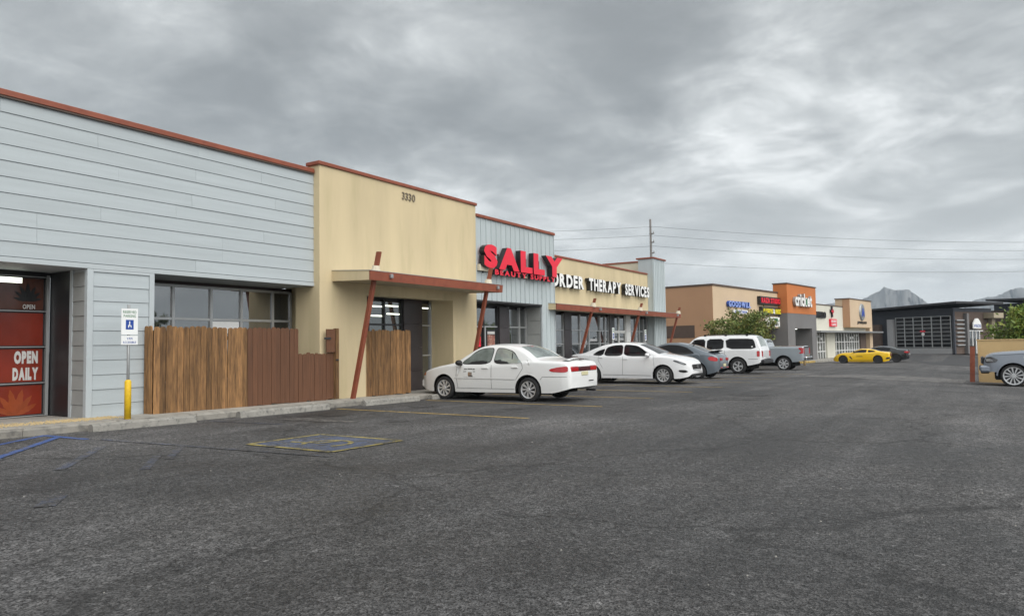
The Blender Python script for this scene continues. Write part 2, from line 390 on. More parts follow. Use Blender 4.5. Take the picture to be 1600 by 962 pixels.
stripe('aisle_line', (5.5, 10.2), (4.1, 8.5), .11, 'ghost_blue'); stripe('aisle_line', (5.3, 8.6), (4.6, 7.7), .1, 'ghost_blue')
stripe('aisle_line', (6.1, 9.3), (5.2, 8.2), .1, 'ghost_blue'); stripe('aisle_line', (4.2, 10.1), (3.0, 8.7), .1, 'ghost_blue'); stripe('aisle_line', (5.9, 11.0), (6.3, 6.6), .1, 'ghost_blue', .007)
stripe('aisle_line', (8.55, 12.2), (8.75, 10.4), .1, 'ghost_blue'); stripe('aisle_line', (3.35, 6.95), (3.05, 6.55), .16, 'ghost_blue')
# accessible stall emblem: blue square, yellow border, worn figure
ax0, ax1, ay0, ay1 = 6.58, 7.92, 6.9, 8.53
decal('stall_emblem', [(ax0, ay0), (ax1, ay0), (ax1, ay1), (ax0, ay1)], 'asphalt_blue')
for q in (((ax0, ay0), (ax1, ay0)), ((ax1, ay0), (ax1, ay1)), ((ax1, ay1), (ax0, ay1)), ((ax0, ay1), (ax0, ay0))):
    stripe('emblem_border', *q, .085, 'paint_line_worn', .009)
ringp = [(7.18+.33*math.cos(t), 7.6+.33*math.sin(t)) for t in [i*math.pi*1.45/10-2.2 for i in range(11)]]
for a, b in zip(ringp, ringp[1:]): stripe('emblem_figure', a, b, .07, 'paint_line_worn', .0095)
stripe('emblem_figure', (7.05, 8.2), (7.15, 7.7), .07, 'paint_line_worn', .010); stripe('emblem_figure', (7.15, 7.7), (7.5, 7.65), .07, 'paint_line_worn', .011)
# pale scrapes and a concrete drain apron
decal('scrape', [(9.3, 11.3), (9.5, 9.6), (9.75, 9.5), (9.9, 11.0)], 'paint_pale')
decal('scrape', [(9.9, 7.6), (10.05, 7.0), (10.25, 6.95), (10.1, 7.7)], 'paint_pale')
decal('drain_apron', [(33.5, 3.4), (33.9, .3), (37.5, .2), (38.5, 2.6), (37.0, 6.5), (35.3, 6.5)], 'paint_pale')
decal('drain_apron', [(47.8, 12.5), (48.8, 7.2), (49.4, 7.2), (48.8, 12.5)], 'paint_pale')

mk('fresh_asphalt', (.035, .035, .037), .8, var=.2, vscale=6)
decal('fresh_asphalt', [(66, 2.6), (66, -2.2), (106, -4.5), (104, 8.5), (84, 5.2)], 'fresh_asphalt', lift=.008, step=3)
rs = random.Random(21)
for (x, y, r) in ((13.3, 10.9, .45), (13.5, 8.6, .25), (10.6, 11.2, .4), (19.6, 9.8, .5), (19.4, 11.3, .3), (22.7, 9.2, .4), (22.9, 11.0, .5), (18.6, 5.6, .7), (20.5, 5.2, .5), (10.2, 9.0, .22)):
    decal('oil_stain', [(x+r*rs.uniform(.6, 1.1)*math.cos(k*.52), y+r*1.3*rs.uniform(.6, 1.1)*math.sin(k*.52)) for k in range(12)], 'oil_stain')
# mountains at the horizon
def ridge(prof, X, depth, seed):
    rnd = random.Random(seed); rows = 9; V = []; F = []
    cols = len(prof)*5-4
    def p(t):
        i = min(int(t), len(prof)-2); f = t-i; a, b = prof[i], prof[i+1]
        return a[0]+(b[0]-a[0])*f, a[1]+(b[1]-a[1])*f
    for j in range(rows):
        v = j/(rows-1)          # 0 foot .. 1 crest
        for i in range(cols):
            y, h = p(i/5*1.0); hh = h*(v**1.25)*(1+(rnd.random()-.5)*.05*(1 if j < rows-1 else .4))
            V.append((X+depth*v+(rnd.random()-.5)*depth*.25, y+(rnd.random()-.5)*4, -2+hh))
    base = len(V)
    for i in range(cols): y, h = p(i/5*1.0); V.append((X+depth*2.2, y, -2))
    for j in range(rows-1):
        for i in range(cols-1): F.append((j*cols+i, j*cols+i+1, (j+1)*cols+i+1, (j+1)*cols+i))
    for i in range(cols-1): F.append(((rows-1)*cols+i, (rows-1)*cols+i+1, base+i+1, base+i))
    return tag(put('mountain', mesh('mountain', V, F, 'mountain', True)), kind='structure')
ridge([(720, 20), (620, 150), (560, 176), (500, 186), (420, 182), (380, 205), (319, 241), (275, 222), (228, 226), (195, 200), (165, 172), (120, 120), (40, 30)], 3400, 300, 3)
ridge([(60, 20), (10, 150), (-40, 172), (-95, 178), (-140, 196), (-180, 214), (-240, 196), (-330, 220), (-450, 150), (-700, 40)], 3420, 300, 5)

# ================================================================== SIDEWALK
KY = 12.5
walk = tag(put('sidewalk', None), kind='structure')
def slab(x0, x1, y0, y1, h=.15, bev=.012, name='slab'):
    bm = bmesh.new()
    v = bm_box(bm, x0, x1, y0, y1, -.3, h)
    for q in v: q.co.z += gz(q.co.x, 10)
    bmesh.ops.bevel(bm, geom=[e for e in bm.edges if all(q.co.z-gz(q.co.x, 10) > .1 for q in e.verts)], offset=bev, segments=1, affect='EDGES')
    return put(name, bmesh_to(name, bm, 'kerb_concrete' if name == 'kerb' else 'concrete'), walk)
x = -8.
while x < 41:
    slab(x, x+1.5-.008, KY+.166, 14.95, .128)
    slab(x, x+1.5-.008, KY, KY+.16, .13, .035, 'kerb')
    x += 1.5
# loose gravel on the pavement by the roll-up door
rnd = random.Random(4); V = []; F = []
for i in range(2600):
    t = rnd.random(); x = 1.5+5.9*math.sqrt(t); y = 13.25+rnd.gauss(0, .17)+(7.4-x)*.02; r = rnd.uniform(.006, .017); z = gz(x, 10)+.130
    b = len(V); a0 = rnd.random()*6
    for k in range(4): V.append((x+r*math.cos(a0+k*1.57), y+r*math.sin(a0+k*1.57), z))
    V.append((x, y, z+r*rnd.uniform(.7, 1.2)))
    F += [(b, b+1, b+4), (b+1, b+2, b+4), (b+2, b+3, b+4), (b+3, b, b+4)]
tag(put('gravel', mesh('gravel', V, F, 'gravel')), 'loose tan gravel spread over the pavement by the roll-up door', 'gravel', kind='stuff')
# loose stones and grit on the asphalt
V = []; F = []
for i in range(1500):
    x = rnd.uniform(1.5, 24); y = rnd.uniform(-3, 12.4); r = abs(rnd.gauss(0, .004))+.002; z = gz(x, y)-.001; b = len(V); a0 = rnd.random()*6
    for k in range(4): V.append((x+r*math.cos(a0+k*1.57), y+r*math.sin(a0+k*1.57), z))
    V.append((x, y, z+r*.9)); F += [(b, b+1, b+4), (b+1, b+2, b+4), (b+2, b+3, b+4), (b+3, b, b+4)]
tag(put('grit', mesh('grit', V, F, 'wheelstop')), 'loose pale grit scattered over the dark asphalt', 'grit', kind='stuff')

# wheel stops
def wheelstop(xa, xb, y, label):
    h = .13; prof = [(-.09, 0), (-.075, h*.75), (-.04, h), (.04, h), (.075, h*.75), (.09, 0)]
    bm = bmesh.new(); rings = []
    n = 7
    for i in range(n+1):
        x = xa+(xb-xa)*i/n; k = .93 if i in (0, n) else 1.
        rings.append([bm.verts.new((x, y+p[0]*k, gz(x, y)+p[1]*k*(1+random.uniform(-.04, .03)))) for p in prof])
    for a, b in zip(rings, rings[1:]):
        for k in range(len(prof)-1): bm.faces.new((a[k], a[k+1], b[k+1], b[k]))
    bm.faces.new(rings[0]); bm.faces.new(rings[-1][::-1])
    return tag(put('wheel_stop', bmesh_to('wheel_stop', bm, 'wheelstop')), label, 'wheel stop', 'concrete wheel stops along the kerb')
wheelstop(6.42, 8.3, 12.3, 'grey concrete wheel stop beside the yellow sign bollard')
wheelstop(9.25, 11.6, 12.28, 'scraped concrete wheel stop in front of the long wooden fence')
wheelstop(12.75, 14.75, 12.28, 'concrete wheel stop in front of the short wooden enclosure')
wheelstop(15.3, 17.6, 12.7-.4, 'concrete wheel stop at the nose of the old white sedan')

# ================================================================== SHOP WITH GREY SIDING
FY = 13.5
shop = thing('retail_shop', 'grey shop clad in wide horizontal boards with a rusty red coping', 'shop', (6, FY, 0))
def rel(o, root):     # build in world coordinates, keep them under the thing
    for c in o if isinstance(o, list) else [o]: c.location = c.location - root.location
    return o
def B(root, name, x0, x1, y0, y1, z0, z1, m, bev=0., parent=None):
    l = root.location
    return box(name, x0-l.x, x1-l.x, y0-l.y, y1-l.y, z0-l.z, z1-l.z, m, parent or root, bev)
def boards(root, x0, x1, y, z0, z1, m='siding', pitch=.27, top=None, name='plank', th=.022, axis='x'):
    z = top if top is not None else z1
    while z > z0+.02:
        a = max(z0, z-pitch); zz = min(z, z1); l = root.location
        # lapped board: thicker at its lower edge
        P = [(0, a+.004), (-th, a+.010), (-th*.45, zz), (0, zz)]
        if axis == 'x':
            cuts = [x0]; c_ = x0+random.uniform(1.0, 3.66)
            while c_ < x1-.6: cuts.append(c_); c_ += 3.66
            cuts.append(x1)
            for ca, cb in zip(cuts, cuts[1:]):
                q = random.uniform(-.0025, .0025)
                prism(name, [(y-l.y+p[0]+(q if p[0] < 0 else 0), p[1]) for p in P], 'x', ca-l.x+.0015, cb-l.x-.0015, m, root)
        else:
            # board on a face that looks towards -x: here x0,x1 are y-limits and y is the x of the face
            prism(name, [(y-l.x+p[0], p[1]) for p in P], 'y', x0-l.y, x1-l.y, m, root)
        z -= pitch
X0 = -7.
# back walls and mass
B(shop, 'wall', X0, 12.33, FY+.02, FY+.5, 2.80, 5.53, 'siding_trim')
boards(shop, X0, 12.33, FY+.019, 2.845, 5.53, pitch=.27)
B(shop, 'soffit', X0, 12.33, FY-.002, 15.6, 2.755, 2.80, 'siding_trim')
B(shop, 'header_trim', X0, 12.33, FY-.012, FY-.004, 2.757, 2.843, 'siding_trim')
B(shop, 'coping', X0, 12.30, FY-.06, FY+.4, 5.535, 5.64, 'rust_red', .008)
B(shop, 'drip_edge', X0, 12.30, FY-.045, FY-.004, 5.505, 5.532, 'brown_trim')
B(shop, 'roof', X0, 12.3, FY+.5, 28, 4.9, 5.1, 'concrete')
# pier between roll-up door and window
B(shop, 'wall', 6.97, 8.20, FY+.02, 14.8, -.12, 2.754, 'siding_trim')
boards(shop, 7.06, 8.12, FY+.019, .02, 2.70)
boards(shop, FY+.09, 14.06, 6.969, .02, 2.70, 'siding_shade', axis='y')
for xa, xb in ((6.945, 7.055), (8.125, 8.225)): B(shop, 'corner_board', xa, xb, FY-.016, FY+.085, -.0, 2.75, 'siding_trim', .004)
B(shop, 'corner_board', 7.057, 8.123, FY-.013, FY+.01, 2.705, 2.752, 'siding_trim')
B(shop, 'corner_board', 6.94, 6.968, 14.0, 14.09, .02, 2.75, 'siding_trim')
B(shop, 'reveal_panel', 6.935, 6.966, 14.095, 14.80, .02, 2.745, 'black_frame')
# roll-up door with red film
DY = 14.82
rd = thing('rollup_door', 'glazed roll-up door with red film, OPEN DAILY lettering and leaf graphics', 'door', (3.5, DY, 0))
B(rd, 'frame', -1.0, 6.93, DY+.03, DY+.1, -.05, 2.754, 'black_frame')
B(rd, 'side_track', 6.862, 6.915, DY-.05, DY+.02, .06, 2.70, 'alu')
B(rd, 'jamb', 6.916, 6.932, DY-.02, DY+.028, .06, 2.75, 'black_frame')
B(rd, 'head', -1.0, 6.93, DY-.03, DY+.026, 2.66, 2.75, 'black_frame')
zs = [.07, .675, 1.345, 2.01, 2.655]
for i in range(4):
    for j in range(6):
        xa = 6.85-1.28*(j+1); xb = 6.85-1.28*j-.03
        p = B(rd, 'door_panel', xa, xb, DY-.012, DY+.02, zs[i]+.03, zs[i+1]-.03, 'film_red' if i < 3 else 'film_dark')
for z in zs:
    B(rd, 'rail', -1.0, 6.861, DY-.04, DY+.015, z-.028, z+.028, 'alu_dark', .006)
    B(rd, 'rail_edge', -1.0, 6.861, DY-.052, DY-.041, z-.004, z+.010, 'alu')
letters(rd, 'OPEN', 6.34-3.5, 6.74-3.5, 1.04, 1.285, -.017, .002, 'film_text', bold=.07, gap=.07)
letters(rd, 'DAILY', 6.32-3.5, 6.75-3.5, .735, .98, -.017, .002, 'film_text', bold=.07, gap=.07)
def leaf_blades(parent, cx, cz, r, m, angs, clip=None):
    for a in angs:
        L = r*(1-.28*abs(a)/1.4); d = Vector((math.sin(a), math.cos(a))); n = Vector((d.y, -d.x)); k = 9
        L1 = [(d*L*t+n*L*.13*math.sin(math.pi*t)**.8*(1 if i % 2 else .8)) for i, t in [(i, i/k) for i in range(1, k)]]
        L2 = [(d*L*t-n*L*.13*math.sin(math.pi*t)**.8*(1 if i % 2 else .8)) for i, t in [(i, i/k) for i in range(k-1, 0, -1)]]
        poly = [Vector((0, 0))]+L1+[d*L]+L2
        prism('leaf_blade', [(cx+p.x, cz+p.y) for p in poly], 'y', -.0165+random.uniform(-.0012, .0012), -.0145, m, parent)
leaf_blades(rd, 6.38-3.5, .09, .52, 'film_leaf', (-1.1, -.62, -.2, .22, .64, 1.05))
leaf_blades(rd, 6.55-3.5, 2.2, .34, 'letter_black', (-1.35, -.9, -.45, 0, .45, .9, 1.35))
letters(rd, 'OPEN', 6.45-3.5, 6.66-3.5, 2.05, 2.14, -.055, .002, 'film_text', bold=.03)
B(rd, 'ceiling_light', 5.0, 6.45, DY-.016, DY-.0135, 2.53, 2.64, 'lamp_tube')

# recessed window bay of the same shop
bay_x0, bay_x1, BY = 8.20, 12.62, 14.6
B(shop, 'bay_wall', bay_x0, bay_x1+.1, BY+.07, BY+.25, -.12, 2.754, 'plum')
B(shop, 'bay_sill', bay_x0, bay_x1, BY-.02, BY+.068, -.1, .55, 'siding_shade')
win = put('window', None, shop); 
wx = [8.22, 9.33, 10.26, 11.07, 11.99, 12.55]
for i in range(5):
    for (za, zb) in ((.58, 1.90), (1.96, 2.62)):
        B(shop, 'pane', wx[i]+.03, wx[i+1]-.03, BY+.02, BY+.03, za, zb, 'glass', parent=win)
for xx in wx: B(shop, 'mullion', xx-.029, xx+.029, BY-.02, BY+.06, .56, 2.66, 'alu', parent=win)
for zz in (.565, 1.93, 2.65): B(shop, 'transom', 8.24, 12.53, BY-.012, BY+.05, zz-.027, zz+.027, 'alu', parent=win)
box('sign_band', wx[2]+.05-6, wx[3]-.05-6, BY+.012-FY, BY+.018-FY, 1.62, 1.89, 'white_sign', win)

# sign post with yellow bollard
sp = thing('sign_post', 'yellow bollard carrying reserved parking signs beside the grey pier', 'sign post', (7.22, 12.62, gz(7.2, 10)+.128))
tube('post', [(0, 0, 0), (0, 0, 2.02)], .025, 'galv', sp)
tube('bollard', [(0, 0, 0), (0, 0, .66), (0, 0, .69)], [.055, .055, .035], 'yellow_paint', sp, 14)
pl = box('sign_plate', -.15, .15, -.034, -.028, 1.49, 1.95, 'white_sign', sp)
letters(pl, 'RESERVED', -.12, .12, 1.865, 1.915, -.0355, .001, 'sign_green', bold=.01); letters(pl, 'PARKING', -.11, .11, 1.795, 1.845, -.0355, .001, 'sign_green', bold=.01)
box('emblem', -.07, .07, -.0365, -.0345, 1.58, 1.75, 'sign_blue', pl)
boxes('figure', [(-.012, .006, -.039, -.037, 1.655, 1.725), (-.012, .03, -.039, -.037, 1.64, 1.654), (.018, .03, -.039, -.037, 1.61, 1.639), (-.03, -.014, -.039, -.037, 1.61, 1.66)], 'white_sign', pl)
p2 = box('sign_plate', -.15, .15, -.034, -.028, 1.31, 1.47, 'white_sign', sp)
letters(p2, 'VAN', -.05, .05, 1.40, 1.445, -.0355, .001, 'sign_blue', bold=.01); letters(p2, 'ACCESSIBLE', -.12, .12, 1.335, 1.375, -.0355, .001, 'sign_blue', bold=.01)

# ------------------------------------------------------------------ wooden fences
def picket_mesh(w, h, m, seed):
    r = random.Random(seed); c = w*.28
    P = [(-w/2, 0), (w/2, 0), (w/2, h-c*1.1), (w/2-c*.6, h-c*.2), (w*.12, h), (-w*.12, h), (-w/2+c*.6, h-c*.2), (-w/2, h-c*1.1)]
    bm = bmesh.new(); A = [bm.verts.new((p[0]+r.uniform(-.002, .002), -.009, p[1])) for p in P]; Bv = [bm.verts.new((p[0], .009, p[1])) for p in P]; n = len(P)
    bm.faces.new(A); bm.faces.new(Bv[::-1])
    for i in range(n): bm.faces.new((A[i], A[(i+1) % n], Bv[(i+1) % n], Bv[i]))
    return bmesh_to('picket', bm, m)
def fence(name, label, cat, x0, x1, y, z0, h, n, mfun, group=None, ret=None, post=True):
    f = thing(name, label, cat, ((x0+x1)/2, y, z0), 0, group); w = (x1-x0)/n; cache = {}
    for i in range(n):
        m = mfun(i/n)
        key = (m, i % 4)
        if key not in cache: cache[key] = picket_mesh(w*.955, h, m, i)
        o = put('picket', cache[key], f, ((i+.5)*w-(x1-x0)/2, random.uniform(-.007, .007), random.uniform(-.022, .018)))
        o.rotation_euler = (0, random.uniform(-.007, .007), random.uniform(-.03, .03))
    for z in (h*.16, h*.5, h*.86): box('rail', -(x1-x0)/2, (x1-x0)/2, .02, .06, z-.04, z+.04, 'wood_dark', f)
    for xx in (-(x1-x0)/2+.05, (x1-x0)/2-.05):
        box('post', xx-.045, xx+.045, .061, .15, -.03, h*.95, 'wood_dark', f)
    if ret:
        m = max(1, int(ret/w))
        for i in range(m):
            o = put('picket', picket_mesh(w*.955, h, mfun(0), i+50), f, (-(x1-x0)/2-.012, .02+(i+.5)*w, 0)); o.rotation_euler = (0, 0, R(90))
    return f
f1 = fence('wooden_fence', 'long picket fence with weathered brown stain in front of the window bay', 'fence', 8.04, 11.56, 13.2, .02, 1.70, 28, lambda t: 'wood' if t < .60 or abs(t-.66) < .015 else 'wood_painted', 'wooden picket screens', ret=.3)
f2 = fence('wooden_gate', 'low brown picket gate beside the tall fence', 'gate', 11.585, 12.68, 13.21, .0, 1.13, 9, lambda t: 'wood_painted' if t < .9 else 'wood', 'wooden picket screens')
tall = thing('gate_post', 'tall brown wooden board post with latch at the end of the low gate', 'post', (12.70, 13.16, 0))
box('board', -.30, -.02, -.012, .012, 1.14, 1.70, 'wood_painted', tall); box('post', -.015, .085, -.04, .06, -.0, 1.72, 'wood', tall, .006)
box('latch', -.38, -.17, -.03, -.013, 1.45, 1.50, 'alu_dark', tall); box('bolt', -.03, .06, -.06, -.041, .93, .97, 'alu_dark', tall)
f3 = fence('wooden_enclosure', 'short tall picket enclosure in golden brown wood by the shop entrance', 'fence', 14.02, 15.56, 13.2, -.03, 1.73, 13, lambda t: 'wood', 'wooden picket screens', ret=.0)
for i in range(3):
    o = put('picket', picket_mesh(.125, 1.70, 'wood', 80+i), f3, (-.77-.04-.105*i, .05+.09*i, 0)); o.rotation_euler = (0, 0, R(-40))

# ================================================================== TAN BLOCK
TY = 13.3
tan = thing('retail_shop', 'tall tan stucco shop block with address numbers above its front canopy', 'shop', (15.6, TY, 0))
B(tan, 'wall', 12.32, 18.94, TY, TY+.35, 2.85, 5.73, 'stucco')
B(tan, 'wall', 12.322, 13.95, TY+.002, 14.15, -.2, 2.849, 'stucco')
B(tan, 'wall', 17.69, 18.938, TY+.002, 14.3, -.3, 2.849, 'stucco')
B(tan, 'wall', 12.64, 12.9, 14.151, 14.9, -.2, 2.849, 'stucco')
B(tan, 'lintel', 13.95, 17.69, TY+.003, TY+.30, 2.62, 2.849, 'stucco')
B(tan, 'soffit', 13.95, 17.69, TY+.301, 14.4, 2.66, 2.70, 'soffit')
B(tan, 'coping', 12.26, 18.97, TY-.05, TY+.42, 5.732, 5.82, 'rust_red', .008)
B(tan, 'side_wall', 12.32, 12.6, TY+.36, 20, 2.85, 5.73, 'stucco')
B(tan, 'roof', 12.6, 18.9, TY+.36, 28, 4.9, 5.1, 'concrete')
# storefront in the recess
SY = 14.15
B(tan, 'storefront_back', 13.9, 17.75, SY+.09, SY+.2, -.25, 2.66, 'black_frame')
for (xa, xb, zb) in ((14.0, 14.9, 2.55), (14.93, 15.55, 2.55), (15.58, 16.3, 2.55), (17.22, 17.66, 2.55)):
    for z0, z1 in (((.12, .95), (.99, 1.86), (1.91, zb)) if xa > 17 else ((.12, 1.86), (1.91, zb))):
        B(tan, 'pane', xa, xb, SY+.05, SY+.06, z0, z1, 'glass_lit' if xa < 17 else 'glass')
for xx in (13.98, 14.915, 15.565, 16.315): B(tan, 'mullion', xx-.025, xx+.025, SY, SY+.085, -.2, 2.6, 'alu_dark')
for xx in (17.205, 17.675): B(tan, 'mullion', xx-.018, xx+.018, SY-.01, SY+.084, -.2, 2.6, 'alu')
for zz in (1.885,): B(tan, 'transom', 14.01, 16.29, SY+.005, SY+.08, zz-.025, zz+.025, 'alu_dark')
for zz in (.97, 1.885, .08): B(tan, 'transom', 17.224, 17.656, SY+.002, SY+.08, zz-.02, zz+.02, 'alu')
for k in range(4):
    B(tan, 'column_panel', 16.342, 17.18, SY-.06+.001*k, SY+.08, -.2+.71*k, -.2+.71*(k+1)-.008, 'dark_tile')
for (xa, xb, z) in ((14.05, 14.75, 2.43), (14.2, 14.8, 2.22), (14.98, 15.5, 2.40), (15.05, 15.5, 2.13), (15.62, 16.2, 2.43), (15.7, 16.25, 2.2), (17.25, 17.6, 2.42)):
    B(tan, 'ceiling_light', xa, xb, SY+.044, SY+.048, z-.018, z+.018, 'lamp_tube')
# canopy
def canopy(root, x0, x1, y0, y1, zb, zt, drop=.0, name='canopy'):
    l = root.location
    c = put(name, None, root)
    prism('deck', [(y0+.03-l.y, zb+.02), (y1-l.y, zb+.05), (y1-l.y, zt+.06), (y0+.03-l.y, zt-.02)], 'x', x0+.03-l.x, x1-.03-l.x, 'soffit', c)
    # tilted front fascia
    prism('fascia', [(y0-l.y, zb), (y0+.028-l.y, zb), (y0+.028-l.y, zt), (y0-.02-l.y, zt)], 'x', x0-l.x, x1-l.x, 'rust_red', c)
    for xx, m in ((x0, 'stucco'), (x1-.028, 'rust_red')):
        prism('side_fascia', [(y0+.03-l.y, zb), (y1-.002-l.y, zb+.04), (y1-.002-l.y, zt+.08), (y0+.03-l.y, zt)], 'x', xx-l.x, xx+.028-l.x, m, c)
    prism('roof_edge', [(y0-.025-l.y, zt+.001), (y1-.003-l.y, zt+.081), (y1-.003-l.y, zt+.095), (y0-.025-l.y, zt+.015)], 'x', x0-.01-l.x, x1+.01-l.x, 'galv', c)
    return c
def lean_post(root, x, yb, zb, yt, zt, zcan, cant=0.):
    l = root.location; d = .048
    # square steel tube leaning outwards through the canopy
    bm = bmesh.new(); vs = []
    for (y, z) in ((yb, zb), (yt, zt)):
        vs.append([bm.verts.new((x+sx*d-l.x, y+sy*d-l.y, z-l.z)) for sx, sy in ((-1, -1), (1, -1), (1, 1), (-1, 1))])
    bm.faces.new(vs[0][::-1]); bm.faces.new(vs[1])
    for k in range(4): bm.faces.new((vs[0][k], vs[0][(k+1) % 4], vs[1][(k+1) % 4], vs[1][k]))
    p = put('canopy_post', bmesh_to('canopy_post', bm, 'rust_red'), root)
    yc = yb+(yt-yb)*(zcan-zb)/(zt-zb)
    bm = bmesh.new(); tube_bm(bm, [(x-l.x, yc-l.y, zcan-.03), (x-l.x, yc-.02-l.y, zcan+.13)], [.13, .085], 10)
    put('flashing', bmesh_to('flashing', bm, 'stucco_cream'), p)
canopy(tan, 12.72, 18.5, 12.02, TY, 2.85, 3.07)
for xx in (13.1, 17.98): lean_post(tan, xx, 12.98, gz(xx, 10)+.10, 12.02+.06, 3.56, 3.10)
for xx in (13.42, 18.18): B(tan, 'scupper', xx-.04, xx+.04, 11.93, 12.0, 2.93, 3.03, 'galv', .008)
num = thing('address_numbers', 'small grey 3330 address numerals high on the tan wall', 'sign', (15.6, TY, 5.42))
letters(num, '3330', -.24, .32, -.05, .17, -.025, .02, 'letter_grey', bold=.01, gap=.12)

# ================================================================== SHOP WITH VERTICAL METAL PANELS
AY = 13.35
sal = thing('retail_shop', 'shop faced with pale vertical ribbed metal panels under a big red sign', 'shop', (21.6, AY, 0))
ax0, ax1 = 18.96, 24.15
def ribs(root, x0, x1, y, z0, z1, pitch=.30, name='metal_panel', axis='x', m='metal_panel'):
    n = max(1, round((x1-x0)/pitch)); p = (x1-x0)/n; l = root.location
    for i in range(n):
        a = x0+i*p; prof = [(a+.004, .0), (a+.004, -.028), (a+.04, -.028), (a+.055, -.006), (a+p*.5, -.003), (a+p, -.006), (a+p, .0)]
        if axis == 'x': pts = [(q[0]-l.x, y+q[1]-l.y) for q in prof]
        else: pts = [(y+q[1]-l.x, q[0]-l.y) for q in prof]
        prism(name, pts, 'z', z0, z1, m, root)
B(sal, 'wall', ax0, ax1, AY+.002, AY+.3, 2.72, 5.40, 'metal_panel')
ribs(sal, ax0+.01, 23.2, AY, 2.72, 5.40)
ribs(sal, 23.21, ax1-.01, AY, -.35, 5.40)
B(sal, 'wall', 23.23, ax1, AY+.003, 14.6, -.4, 2.719, 'metal_panel')
B(sal, 'side_wall', 23.9, ax1, AY+.301, 20, 2.72, 5.40, 'metal_panel')
B(sal, 'corner_trim', ax1-.008, ax1+.03, AY-.035, AY+.06, -.4, 5.40, 'siding_trim'); B(sal, 'corner_trim', 23.17, 23.235, AY-.034, AY+.03, -.4, 2.70, 'siding_trim')
B(sal, 'header_trim', ax0+.01, 23.17, AY-.033, AY+.02, 2.66, 2.715, 'alu_dark')
B(sal, 'coping', ax0+.02, ax1+.05, AY-.07, AY+.38, 5.402, 5.50, 'rust_red', .008)
B(sal, 'roof', ax0+.03, 23.9, AY+.38, 28, 4.85, 5.0, 'concrete')
B(sal, 'soffit', ax0+.01, 23.2, AY+.03, 14.3, 2.655, 2.70, 'alu_dark')
QY = 13.96
B(sal, 'storefront_back', ax0, 23.22, QY+.1, QY+.3, -.4, 2.65, 'black_frame')
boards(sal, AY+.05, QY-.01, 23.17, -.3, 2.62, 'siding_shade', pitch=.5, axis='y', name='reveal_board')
for (xa, xb, kk) in ((19.0, 19.75, 1), (19.8, 20.25, 1), (20.36, 21.14, 0), (21.90, 22.60, 0), (22.64, 23.10, 0)):
    for z0, z1 in (((-.1, 1.30), (1.36, 1.85), (1.91, 2.5)) if kk else ((-.1, .62), (.68, 1.86), (1.91, 2.52))):
        B(sal, 'pane', xa, xb, QY+.05, QY+.06, z0, z1, 'glass')
for xx in (19.775, 20.305, 21.17, 21.875, 22.62, 23.125): B(sal, 'mullion', xx-.03, xx+.03, QY, QY+.09, -.3, 2.6, 'alu' if xx > 21.5 else 'alu_dark')
for xx in (20.335,): B(sal, 'door_stile', xx-.02, xx+.05, QY-.02, QY-.002, -.25, 1.87, 'alu')
for zz in (1.885, .65): B(sal, 'transom', 21.906, 23.094, QY+.004, QY+.08, zz-.022, zz+.022, 'alu'); B(sal, 'transom', 20.34, 21.139, QY+.004, QY+.08, zz-.022, zz+.022, 'alu')
B(sal, 'transom', 19.0, 20.27, QY+.004, QY+.08, 1.86, 1.90, 'alu')
for k in range(4): B(sal, 'column_panel', 21.202, 21.844, QY-.05, QY+.085, -.3+.72*k, -.3+.72*(k+1)-.008, 'dark_tile')
po = thing('window_poster', 'framed dark red beauty poster hanging in the shop window', 'poster', (20.75, QY+.03, 1.0))
box('frame', -.26, .26, -.012, .0, -.12, .78, 'black_frame', po); box('print', -.225, .225, -.018, -.013, -.08, .60, 'poster', po); box('header', -.22, .22, -.018, -.013, .63, .72, 'film_text', po)
box('decal', -.9, -.62, -.012, -.002, .2, .55, 'letter_red', po)
# red channel letters
sg = thing('shop_sign', 'big red SALLY BEAUTY SUPPLY channel letters with black returns', 'sign', (21.7, AY-.04, 3.7))
letters(sg, 'SALLY', -2.63, 2.68, .06, .86, -.24, .20, 'letter_red', 'letter_black', bold=.07, gap=.06)
letters(sg, 'BEAUTY SUPPLY', -1.95, 2.15, -.13, .055, -.20, .12, 'letter_red', 'letter_black', bold=.045, gap=.16, space=.45)
bm = bmesh.new()
for i in range(6): bm_box(bm, -2.4+i*.9, -2.35+i*.9, -.03, .01, -.1, .6)
put('raceway', bmesh_to('raceway', bm, 'letter_black'), sg)
boxes('mounting_rail', [(-2.68, -1.9, -.09, -.0, -.04, .16), (-2.0, 2.2, -.05, 0, -.1, -.02)], 'stucco_cream', sg)

